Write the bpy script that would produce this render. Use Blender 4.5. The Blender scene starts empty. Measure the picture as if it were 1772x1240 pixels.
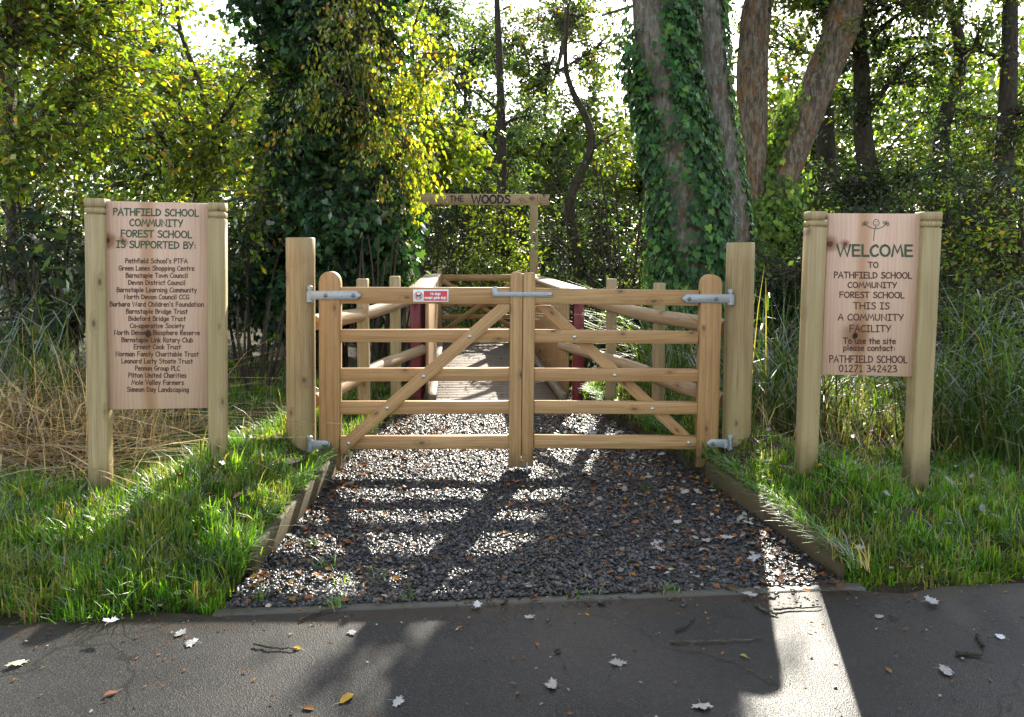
import bpy, math, random
import numpy as np
from mathutils import noise as mnoise, Vector
RS = np.random.RandomState
D2R = math.radians
sc = bpy.context.scene
col = sc.collection

# ------------------------------------------------------------------ camera
F = 1378.0; PPX, PPY = 886.0, 530.0; W, H = 1772.0, 1240.0
PITCH = math.atan(95.0 / F)
CAM = np.array([0.0, -5.0, 1.40])
FW = np.array([0, math.cos(PITCH), -math.sin(PITCH)])
UP = np.array([0, math.sin(PITCH), math.cos(PITCH)])
def ray(px, py):
    return FW + (px - PPX) / F * np.array([1.0, 0, 0]) - (py - PPY) / F * UP
def at(px, py, Y):
    d = ray(px, py); return CAM + d * ((Y - CAM[1]) / d[1])
def gp(px, py, z=0.0):
    d = ray(px, py); return CAM + d * ((z - CAM[2]) / d[2])
cd = bpy.data.cameras.new('camera'); cam = bpy.data.objects.new('camera', cd); col.objects.link(cam)
cam.location = CAM; cam.rotation_euler = (math.pi / 2 - PITCH, 0, 0)
cd.sensor_width = 36; cd.lens = F / W * 36; cd.shift_y = (PPY - H / 2) / W; cd.clip_end = 1000; cd.clip_start = .05
sc.camera = cam

# ------------------------------------------------------------------ light
SUN_EL, SUN_AZ = D2R(28.8), D2R(14.4)           # azimuth from +Y towards +X
SV = np.array([math.sin(SUN_AZ) * math.cos(SUN_EL), math.cos(SUN_AZ) * math.cos(SUN_EL), math.sin(SUN_EL)])
w = bpy.data.worlds.new('World'); sc.world = w; w.use_nodes = True
nt = w.node_tree; nt.nodes.clear()
sky = nt.nodes.new('ShaderNodeTexSky'); sky.sky_type = 'NISHITA'; sky.sun_disc = False
sky.sun_elevation = SUN_EL; sky.sun_rotation = SUN_AZ; sky.dust_density = 1.2; sky.air_density = 1.0; sky.ozone_density = 1.5
bg = nt.nodes.new('ShaderNodeBackground'); bg.inputs['Strength'].default_value = 0.15
ow = nt.nodes.new('ShaderNodeOutputWorld')
hs = nt.nodes.new('ShaderNodeHueSaturation'); hs.inputs['Saturation'].default_value = .5
nt.links.new(sky.outputs[0], hs.inputs['Color']); nt.links.new(hs.outputs[0], bg.inputs[0]); nt.links.new(bg.outputs[0], ow.inputs[0])
sl = bpy.data.lights.new('sun', 'SUN'); sl.energy = 5.0; sl.angle = D2R(0.5); sl.color = (1, .93, .80)
so = bpy.data.objects.new('sun', sl); col.objects.link(so)
so.rotation_euler = Vector(SV).to_track_quat('Z', 'Y').to_euler(); so.location = (4, 16, 12)
sc.view_settings.view_transform = 'Standard'; sc.view_settings.look = 'None'
sc.view_settings.gamma = 1; sc.view_settings.exposure = 1.72
cy = sc.cycles
cy.max_bounces = 6; cy.diffuse_bounces = 3; cy.glossy_bounces = 3; cy.transmission_bounces = 4
cy.use_denoising = True; cy.sample_clamp_indirect = 6
cy.use_adaptive_sampling = True; cy.adaptive_threshold = 0.02
try: cy.denoiser = 'OPENIMAGEDENOISE'; cy.denoising_prefilter = 'ACCURATE'
except Exception: pass

# ------------------------------------------------------------------ materials
class NB:
    def __init__(s, name):
        s.m = bpy.data.materials.new(name); s.m.use_nodes = True; s.t = s.m.node_tree; s.t.nodes.clear()
        s.out = s.t.nodes.new('ShaderNodeOutputMaterial')
    def n(s, typ, ins=None, **kw):
        x = s.t.nodes.new('ShaderNode' + typ)
        for k, v in kw.items(): setattr(x, k, v)
        for k, v in (ins or {}).items():
            if isinstance(v, bpy.types.NodeSocket): s.t.links.new(v, x.inputs[k])
            else:
                i = x.inputs[k]
                if i.type == 'RGBA' and len(v) == 3: v = (*v, 1)
                i.default_value = v
        return x
    def attr(s, name): return s.n('Attribute', attribute_name=name, attribute_type='GEOMETRY')
    def noise(s, vec, scale, detail=4, rough=.55, dist=0.0):
        return s.n('TexNoise', {'Vector': vec, 'Scale': scale, 'Detail': detail, 'Roughness': rough, 'Distortion': dist}).outputs[0]
    def scl(s, vec, v): return s.n('VectorMath', {0: vec, 1: v}, operation='MULTIPLY').outputs[0]
    def add(s, a, b): return s.n('VectorMath', {0: a, 1: b}, operation='ADD').outputs[0]
    def math(s, op, a, b=0.0, c=0.0, clamp=False):
        return s.n('Math', {0: a, 1: b, 2: c}, operation=op, use_clamp=clamp).outputs[0]
    def ramp(s, fac, stops, interp='LINEAR'):
        r = s.n('ValToRGB', {'Fac': fac}); cr = r.color_ramp; cr.interpolation = interp
        while len(cr.elements) < len(stops): cr.elements.new(.5)
        for e, (p, c) in zip(cr.elements, stops):
            e.position = p; e.color = (*c, 1) if len(c) == 3 else c
        return r.outputs[0]
    def step(s, fac, a, b):
        return s.n('MapRange', {'Value': fac, 'From Min': a, 'From Max': b}, interpolation_type='SMOOTHSTEP').outputs[0]
    def mix(s, fac, a, b, mode='MIX'):
        x = s.n('Mix', data_type='RGBA', blend_type=mode)
        for i, v in ((0, fac), (6, a), (7, b)):
            if isinstance(v, bpy.types.NodeSocket): s.t.links.new(v, x.inputs[i])
            else: x.inputs[i].default_value = v if i == 0 else (*v, 1)
        return x.outputs[2]
    def bump(s, h, strength=.3, dist=.01):
        return s.n('Bump', {'Height': h, 'Strength': strength, 'Distance': dist}).outputs[0]
    def pbr(s, color, rough=.6, normal=None, spec=.5, metal=0.0):
        ins = {'Base Color': color, 'Roughness': rough, 'Specular IOR Level': spec, 'Metallic': metal}
        if normal is not None: ins['Normal'] = normal
        p = s.n('BsdfPrincipled', ins); s.t.links.new(p.outputs[0], s.out.inputs[0]); return s.m

def wood(name, light, dark, stain, knot=(.10, .05, .025), green=None, knots=.5, stain_amt=.5, rough=.62, ringf=26):
    b = NB(name); g = b.attr('gr').outputs['Vector']
    wv = b.n('TexNoise', {'Vector': b.scl(g, (1.6, 9, 9)), 'Scale': 1.0, 'Detail': 3}).outputs[1]
    gw = b.add(g, b.scl(b.add(wv, (-.5, -.5, -.5)), (0, .05, .05)))
    sep = b.n('SeparateXYZ', {0: gw})
    r = b.math('SQRT', b.math('ADD', b.math('POWER', b.math('ADD', sep.outputs[1], .13), 2), b.math('POWER', b.math('ADD', sep.outputs[2], .07), 2)))
    # knots from voronoi cells stretched along the grain
    vo = b.n('TexVoronoi', {'Vector': b.add(b.scl(g, (4.6, 10, 10)), b.scl(b.add(wv, (-.5, -.5, -.5)), (.25, .25, 0))), 'Scale': 1.0, 'Randomness': 1.0}, voronoi_dimensions='2D')
    kd = vo.outputs['Distance']; kr = b.n('SeparateColor', {0: vo.outputs['Color']}).outputs[0]
    kon = b.step(kr, 1 - knots * .5, 1 - knots * .5 + .05)
    halo = b.math('MULTIPLY', kon, b.math('SUBTRACT', 1.0, b.step(kd, .02, .36)))
    core = b.math('MULTIPLY', kon, b.math('SUBTRACT', 1.0, b.step(kd, .03, .12)))
    rr = b.math('ADD', b.math('MULTIPLY', r, ringf * 6.28), b.math('MULTIPLY', halo, 9.0))
    ring = b.math('MULTIPLY_ADD', b.math('SINE', rr), .5, .5)
    ring = b.math('POWER', ring, 2.2)
    fib = b.noise(b.scl(g, (3, 130, 130)), 1.0, 3)
    c = b.mix(b.math('MULTIPLY', ring, .75), light, dark)
    c = b.mix(b.step(fib, .35, .8), c, tuple(x * .72 for x in dark))
    big = b.noise(b.scl(g, (2.2, 5, 5)), 1.0, 4, .6)
    c = b.mix(b.math('MULTIPLY', b.step(big, .5, .72), stain_amt), c, stain)
    if green:
        g2 = b.noise(b.scl(g, (1.1, 4, 4)), 1.3, 3)
        c = b.mix(b.math('MULTIPLY', b.step(g2, .42, .68), .6), c, green)
    c = b.mix(b.math('MULTIPLY', halo, .55), c, tuple(x * .6 for x in dark))
    c = b.mix(b.math('MULTIPLY', core, .85), c, knot)
    pt_ = b.noise(b.scl(g, (.13, .13, .13)), 1.0, 1)
    c = b.mix(b.math('MULTIPLY', b.step(pt_, .35, .65), .5), c, b.mix(.5, c, stain), 'MIX')
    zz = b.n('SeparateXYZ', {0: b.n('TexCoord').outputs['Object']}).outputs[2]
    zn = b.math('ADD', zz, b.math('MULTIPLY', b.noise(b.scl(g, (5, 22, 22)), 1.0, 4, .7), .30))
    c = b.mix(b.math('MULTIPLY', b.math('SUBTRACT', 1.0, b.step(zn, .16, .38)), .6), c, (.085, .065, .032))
    # little dark weathering flecks
    fl = b.noise(b.scl(g, (26, 70, 70)), 1.0, 2)
    c = b.mix(b.math('MULTIPLY', b.step(fl, .68, .76), .45), c, tuple(x * .35 for x in dark))
    h = b.math('ADD', b.math('MULTIPLY', fib, .6), b.math('MULTIPLY', ring, .4))
    return b.pbr(c, rough, b.bump(h, .25, .004), .35)

M = {}
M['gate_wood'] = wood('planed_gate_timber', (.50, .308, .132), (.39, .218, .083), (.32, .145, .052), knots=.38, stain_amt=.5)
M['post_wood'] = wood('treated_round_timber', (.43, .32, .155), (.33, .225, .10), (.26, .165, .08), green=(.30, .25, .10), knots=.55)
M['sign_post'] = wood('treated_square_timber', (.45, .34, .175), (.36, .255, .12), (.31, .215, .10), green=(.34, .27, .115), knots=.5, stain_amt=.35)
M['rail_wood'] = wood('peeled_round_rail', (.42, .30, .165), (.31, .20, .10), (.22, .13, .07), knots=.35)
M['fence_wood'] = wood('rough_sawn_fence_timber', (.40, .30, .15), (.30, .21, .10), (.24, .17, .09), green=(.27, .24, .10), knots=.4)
M['bridge_wood'] = wood('bridge_cladding_timber', (.43, .285, .135), (.30, .18, .08), (.25, .14, .07), knots=.25, ringf=34)
M['cap_wood'] = wood('weathered_bridge_capping', (.36, .29, .20), (.26, .20, .13), (.17, .13, .09), knots=.2)
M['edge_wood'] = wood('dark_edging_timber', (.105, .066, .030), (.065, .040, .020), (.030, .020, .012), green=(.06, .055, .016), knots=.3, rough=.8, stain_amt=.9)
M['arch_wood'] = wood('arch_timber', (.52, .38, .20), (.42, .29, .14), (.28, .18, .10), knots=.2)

def board_mat(name, KN, vs):
    b = NB(name); g = b.attr('gr').outputs['Vector']
    sep = b.n('SeparateXYZ', {0: g}); u, v = sep.outputs[0], sep.outputs[1]   # u down the board, v across, metres
    wv = b.n('TexNoise', {'Vector': b.scl(g, (2.0, 8, 8)), 'Scale': 1.0, 'Detail': 3}).outputs[1]
    gw = b.add(g, b.scl(b.add(wv, (-.5, -.5, -.5)), (0, .07, .0)))
    sv = b.n('SeparateXYZ', {0: gw}).outputs[1]
    ring = b.math('MULTIPLY_ADD', b.math('SINE', b.math('MULTIPLY', sv, 300.0)), .5, .5)
    fib = b.noise(b.scl(g, (2.2, 110, 1)), 1.0, 4)
    c = b.mix(b.math('MULTIPLY', ring, .6), (.66, .44, .31), (.58, .36, .235))
    c = b.mix(b.math('MULTIPLY', b.step(fib, .4, .8), .6), c, (.47, .28, .175))
    pl = b.noise(b.scl(g, (.05, 7, 0)), 1.0, 0)
    c = b.mix(b.math('MULTIPLY', b.step(pl, .45, .55), .4), c, (.66, .46, .31))
    # warm heartwood streak a little left of centre
    ctr = b.math('ABSOLUTE', b.math('ADD', sv, -vs))
    st = b.math('SUBTRACT', 1.0, b.step(ctr, .005, .06))
    c = b.mix(b.math('MULTIPLY', st, .75), c, (.40, .195, .085))
    def knot(uu, vv, su, sz, halo):
        du = b.math('MULTIPLY', b.math('ADD', u, -uu), su); dv = b.math('ADD', v, -vv)
        wob = b.math('MULTIPLY', b.math('ADD', b.noise(b.scl(g, (25, 25, 0)), 1.0, 2), -.5), .03)
        d = b.math('ADD', b.math('SQRT', b.math('ADD', b.math('POWER', du, 2), b.math('POWER', dv, 2))), wob)
        return b.math('SUBTRACT', 1.0, b.step(d, sz * .7, sz)), b.math('SUBTRACT', 1.0, b.step(d, sz, halo))
    for k in ((KN[0][0], KN[0][1], .8, .018, .10), (KN[1][0], KN[1][1], 1.0, .018, .06), (KN[1][0], KN[1][1] + .075, 1.0, .010, .035)):
        core, halo = knot(*k)
        c = b.mix(b.math('MULTIPLY', halo, .85), c, (.24, .11, .045))
        c = b.mix(core, c, (.030, .017, .012) if k[2] == .8 else (.11, .04, .02))
    return b.pbr(c, .55, b.bump(fib, .2, .003), .35)

def plain(name, c, rough=.5, metal=0.0, var=.15, scale=40, spec=.5, bump=0.0):
    b = NB(name); tc = b.n('TexCoord').outputs['Object']
    n = b.noise(tc, scale, 4)
    cc = b.mix(n, tuple(x * (1 - var) for x in c), tuple(min(1, x * (1 + var)) for x in c))
    return b.pbr(cc, rough, b.bump(n, bump, .004) if bump else None, spec, metal)
M['zinc'] = plain('galvanised_steel', (.36, .385, .385), .5, .35, .30, 45)
M['bolt'] = plain('bolt_steel', (.52, .52, .50), .35, .8, .2, 80)
M['dark_bolt'] = plain('dull_coach_bolt', (.20, .20, .20), .5, .7, .3, 80)
M['red_steel'] = plain('red_painted_timber', (.15, .010, .016), .45, 0, .25, 14)
M['white_plate'] = plain('white_plate', (.78, .78, .77), .35, 0, .03)
M['red_plate'] = plain('red_plate', (.62, .045, .045), .35, 0, .05)
M['black_print'] = plain('black_print', (.02, .02, .02), .4, 0, .1)
M['green_ink'] = plain('green_engraving', (.050, .085, .040), .7, 0, .25, 90)
M['brown_ink'] = plain('brown_engraving', (.085, .028, .016), .7, 0, .3, 90)
M['blue_ink'] = plain('dark_painted_lettering', (.014, .014, .026), .6, 0, .2, 90)
M['burn_ink'] = plain('burnt_line_drawing', (.16, .07, .03), .7, 0, .2, 90)

def leaf_mat(name, trans=.5, gloss=.5, rough=.38, tint=(1.75, 1.75, .75)):
    b = NB(name); c = b.attr('col').outputs['Color']
    tcol = b.mix(1.0, c, tint, 'MULTIPLY')
    d = b.n('BsdfDiffuse', {'Color': c}).outputs[0]; t = b.n('BsdfTranslucent', {'Color': tcol}).outputs[0]
    gl = b.n('BsdfGlossy', {'Color': (1, 1, 1), 'Roughness': rough}).outputs[0]
    m1 = b.n('MixShader', {0: trans, 1: d, 2: t}).outputs[0]
    fr = b.math('MULTIPLY', b.n('Fresnel', {'IOR': 1.42}).outputs[0], gloss)
    m2 = b.n('MixShader', {0: fr, 1: m1, 2: gl}).outputs[0]
    b.t.links.new(m2, b.out.inputs[0]); return b.m
M['leaf'] = leaf_mat('tree_leaf', .60, .32, .45, (2.3, 2.2, .55))
M['ivy'] = leaf_mat('ivy_leaf', .36, .42, .45, (2.0, 2.1, .7))
M['grass'] = leaf_mat('grass_blade', .52, .14, .5, (1.9, 1.95, .55))
M['straw'] = leaf_mat('dry_stalk', .25, .08, .6, (1.4, 1.3, 1.0))
M['litter'] = leaf_mat('fallen_leaf', .2, .2, .45, (1.4, 1.2, .8))

def bark(name, a, bcol, c3, sc_=(9, 9, 2.2), lich=None):
    b = NB(name); tc = b.n('TexCoord').outputs['Object']
    v = b.scl(tc, sc_); n1 = b.noise(v, 2.2, 6, .65, .4); n2 = b.noise(b.scl(tc, (8, 8, 3.2)), 1.0, 5, .7)
    n3 = b.noise(b.scl(tc, (40, 40, 12)), 1.0, 3)
    c = b.mix(b.step(n1, .38, .62), bcol, a)
    c = b.mix(b.math('MULTIPLY', b.step(n2, .5, .62), .85), c, c3)
    c = b.mix(b.math('MULTIPLY', b.step(n3, .35, .75), .5), c, tuple(x * .4 for x in bcol))
    if lich: c = b.mix(b.math('MULTIPLY', b.step(b.noise(tc, 19, 5, .7), .58, .66), .6), c, lich)
    h = b.math('ADD', n1, b.math('MULTIPLY', n3, .35))
    return b.pbr(c, .85, b.bump(h, 1.0, .05), .25)
M['bark_grey'] = bark('grey_ivied_bark', (.27, .245, .19), (.13, .115, .085), (.15, .085, .05), lich=(.33, .34, .27))
M['bark_rust'] = bark('rusty_bark', (.27, .215, .145), (.085, .065, .045), (.26, .115, .040), lich=(.27, .27, .21))
M['bark_dark'] = bark('dark_bark', (.085, .066, .045), (.04, .03, .022), (.06, .062, .032))
M['bark_pale'] = bark('pale_twig_bark', (.16, .125, .085), (.08, .06, .042), (.11, .10, .06))

# ------------------------------------------------------------------ mesh builder
class MB:
    def __init__(s): s.V = []; s.L = []; s.C = []; s.G = []; s.K = []; s.n = 0
    def add(s, V, faces, gr=None, colr=None):
        """faces: list of index tuples or (m,k) array"""
        V = np.asarray(V, float).reshape(-1, 3)
        if isinstance(faces, np.ndarray):
            s.L.append(faces.astype(np.int64).ravel() + s.n); s.C.append(np.full(len(faces), faces.shape[1]))
        else:
            s.L.append(np.fromiter((i for f in faces for i in f), np.int64) + s.n); s.C.append(np.array([len(f) for f in faces]))
        s.V.append(V); s.G.append(V if gr is None else np.asarray(gr, float).reshape(-1, 3))
        cc = np.ones((len(V), 4)) if colr is None else np.broadcast_to(np.asarray(colr, float), (len(V), np.shape(colr)[-1]))
        if cc.shape[1] == 3: cc = np.concatenate([cc, np.ones((len(V), 1))], 1)
        s.K.append(cc); s.n += len(V)
    def build(s, name, mat, parent=None, base=None, smooth=False, usecol=False):
        V = np.concatenate(s.V); L = np.concatenate(s.L); C = np.concatenate(s.C)
        off = np.zeros(3)
        if parent is not None: off = np.array(parent['_o']) if '_o' in parent else np.zeros(3)
        elif base is not None: off = np.asarray(base, float)
        me = bpy.data.meshes.new(name)
        me.vertices.add(len(V)); me.vertices.foreach_set('co', (V - off).astype(np.float32).ravel())
        me.loops.add(len(L)); me.loops.foreach_set('vertex_index', L.astype(np.int32))
        me.polygons.add(len(C)); st = np.concatenate([[0], np.cumsum(C)[:-1]])
        me.polygons.foreach_set('loop_start', st.astype(np.int32))
        if smooth: me.polygons.foreach_set('use_smooth', np.ones(len(C), bool))
        if usecol:
            a = me.attributes.new('col', 'FLOAT_COLOR', 'POINT'); a.data.foreach_set('color', np.concatenate(s.K).astype(np.float32).ravel())
        else:
            a = me.attributes.new('gr', 'FLOAT_VECTOR', 'POINT'); a.data.foreach_set('vector', np.concatenate(s.G).astype(np.float32).ravel())
        me.update(calc_edges=True); me.validate()
        me.materials.append(mat)
        o = bpy.data.objects.new(name, me); col.objects.link(o)
        o['_o'] = [float(x) for x in off]
        if parent is not None: o.parent = parent
        else: o.location = off
        return o
def tag(o, label=None, cat=None, group=None, kind=None):
    if label: o['label'] = label
    if cat: o['category'] = cat
    if group: o['group'] = group
    if kind: o['kind'] = kind
    return o
def thing(name, label, cat, loc, group=None):
    o = bpy.data.objects.new(name, None); col.objects.link(o); o.empty_display_size = .1
    o.location = [float(x) for x in loc]; o['_o'] = [float(x) for x in loc]
    return tag(o, label, cat, group)

rg = RS(7)
def nrm(v): v = np.asarray(v, float); return v / (np.linalg.norm(v, axis=-1, keepdims=True) + 1e-12)
def beam(mb, p0, p1, wd, th, side=(1, 0, 0), ch=.004, bow=0.0, taper=1.0):
    """chamfered timber between two points; wd along `side`, th along the other axis"""
    p0 = np.asarray(p0, float); p1 = np.asarray(p1, float); ax = p1 - p0; Ln = np.linalg.norm(ax); ax = ax / Ln
    s = np.asarray(side, float); s = nrm(s - ax * np.dot(s, ax)); t = np.cross(ax, s)
    def sec(a, b): return [(-a + ch, -b), (a - ch, -b), (a, -b + ch), (a, b - ch), (a - ch, b), (-a + ch, b), (-a, b - ch), (-a, -b + ch)]
    N = max(3, int(Ln / .25)); us = [0, ch] + list(np.linspace(0, Ln, N)[1:-1]) + [Ln - ch, Ln]
    ro = rg.uniform(-30, 30, 3); V = []; G = []
    for i, u in enumerate(us):
        k = ch if i in (0, len(us) - 1) else 0
        tp = 1 + (taper - 1) * u / Ln
        for (a, b) in sec((wd / 2 - k) * tp, (th / 2 - k) * tp):
            V.append(p0 + ax * u + s * a + t * (b + bow * math.sin(math.pi * u / Ln))); G.append((u + ro[0], a + ro[1], b + ro[2]))
    Fc = []; n = 8
    for i in range(len(us) - 1):
        for j in range(n): Fc.append((i * n + j, i * n + (j + 1) % n, (i + 1) * n + (j + 1) % n, (i + 1) * n + j))
    Fc.append(tuple(range(n - 1, -1, -1))); Fc.append(tuple((len(us) - 1) * n + j for j in range(n)))
    mb.add(V, Fc, G)
def frames(pts):
    pts = np.asarray(pts, float); t = np.gradient(pts, axis=0); t = nrm(t)
    ref = np.array([.37, .91, .17]); 
    if abs(np.dot(nrm(pts[-1] - pts[0]), nrm(ref))) > .9: ref = np.array([1., 0, 0])
    s = nrm(np.cross(t, ref)); u = np.cross(t, s); return s, u
def tube(mb, pts, rad, sides=8, rough=0.0, seed=0, caps=True, colr=None, ns=3.0):
    pts = np.asarray(pts, float); s, u = frames(pts); rad = np.broadcast_to(np.asarray(rad, float), (len(pts),))
    a = np.linspace(0, 2 * np.pi, sides, endpoint=False)
    R = rad[:, None] * np.ones(sides)
    if rough:
        for i in range(len(pts)):
            for j in range(sides):
                q = pts[i] + (s[i] * math.cos(a[j]) + u[i] * math.sin(a[j])) * rad[i]
                R[i, j] *= 1 + rough * mnoise.noise(Vector((q[0] * ns + seed, q[1] * ns, q[2] * ns * .5)))
    V = pts[:, None] + R[..., None] * (np.cos(a)[None, :, None] * s[:, None] + np.sin(a)[None, :, None] * u[:, None])
    ln = np.concatenate([[0], np.cumsum(np.linalg.norm(np.diff(pts, axis=0), axis=1))]); ro = rg.uniform(-30, 30, 3)
    G = np.stack([np.repeat(ln[:, None], sides, 1) + ro[0], R * np.cos(a) + ro[1], R * np.sin(a) + ro[2]], -1)
    n = len(pts); i = np.arange(n - 1)[:, None] * sides; j = np.arange(sides)[None]; j2 = (j + 1) % sides
    Fq = np.stack([i + j, i + j2, i + sides + j2, i + sides + j], -1).reshape(-1, 4)
    mb.add(V, Fq, G, colr)
    if caps:
        for e in (0, n - 1):
            cV = np.concatenate([V[e], pts[e][None]]); cG = np.concatenate([G[e], G[e].mean(0)[None]])
            f = np.stack([np.arange(sides), (np.arange(sides) + 1) % sides, np.full(sides, sides)], -1)
            mb.add(cV, f if e else f[:, ::-1].copy(), cG, colr)
def prism(mb, poly, y0, y1, grain='z', ch=.004):
    """polygon in XZ (list of (x,z)) extruded from y0 (front) to y1 with a chamfered front rim"""
    P = np.array(poly, float); c = P.mean(0)
    if 0.5 * np.sum(P[:, 0] * np.roll(P[:, 1], -1) - np.roll(P[:, 0], -1) * P[:, 1]) < 0: P = P[::-1]
    e = np.roll(P, -1, 0) - P; nn = nrm(np.stack([e[:, 1], -e[:, 0]], 1)); pn = np.roll(nn, 1, 0); m = nrm(nn + pn)
    k = ch / np.maximum(.35, (m * nn).sum(1)); In = P - m * k[:, None]
    n = len(P); V = []
    for Q, y in ((In, y0), (P, y0 + ch), (P, y1 - ch), (In, y1)): V += [(q[0], y, q[1]) for q in Q]
    Fc = [tuple(range(n)), tuple(3 * n + i for i in range(n - 1, -1, -1))]
    for r in range(3):
        for i in range(n): Fc.append((r * n + i, (r + 1) * n + i, (r + 1) * n + (i + 1) % n, r * n + (i + 1) % n))
    V = np.array(V); ro = rg.uniform(-30, 30, 3)
    if grain == 'z': G = np.stack([V[:, 2], V[:, 0], V[:, 1]], 1)
    elif grain == 'x': G = np.stack([V[:, 0], V[:, 2], V[:, 1]], 1)
    else:
        a = grain; G = np.stack([V[:, 0] * math.cos(a) + V[:, 2] * math.sin(a), -V[:, 0] * math.sin(a) + V[:, 2] * math.cos(a), V[:, 1]], 1)
    if grain == 'z': c0 = np.array([0, c[0], 0])
    else: c0 = np.zeros(3)
    mb.add(V, [f[::-1] for f in Fc], G - c0 + ro)
def dome(mb, c, r, axis=(0, -1, 0), h=.5, seg=10):
    ax = nrm(axis); s = nrm(np.cross(ax, (0.3, .2, 1))); t = np.cross(ax, s); V = []; rings = 4; c = np.asarray(c, float)
    for i in range(rings):
        a = i / rings * math.pi / 2
        for j in range(seg):
            b = j / seg * 2 * math.pi
            V.append(c + (s * math.cos(b) + t * math.sin(b)) * r * math.cos(a) + ax * r * h * math.sin(a))
    V.append(c + ax * r * h); Fc = []
    for i in range(rings - 1):
        for j in range(seg): Fc.append((i * seg + j, i * seg + (j + 1) % seg, (i + 1) * seg + (j + 1) % seg, (i + 1) * seg + j))
    for j in range(seg): Fc.append(((rings - 1) * seg + j, (rings - 1) * seg + (j + 1) % seg, rings * seg))
    mb.add(V, Fc)

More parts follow.
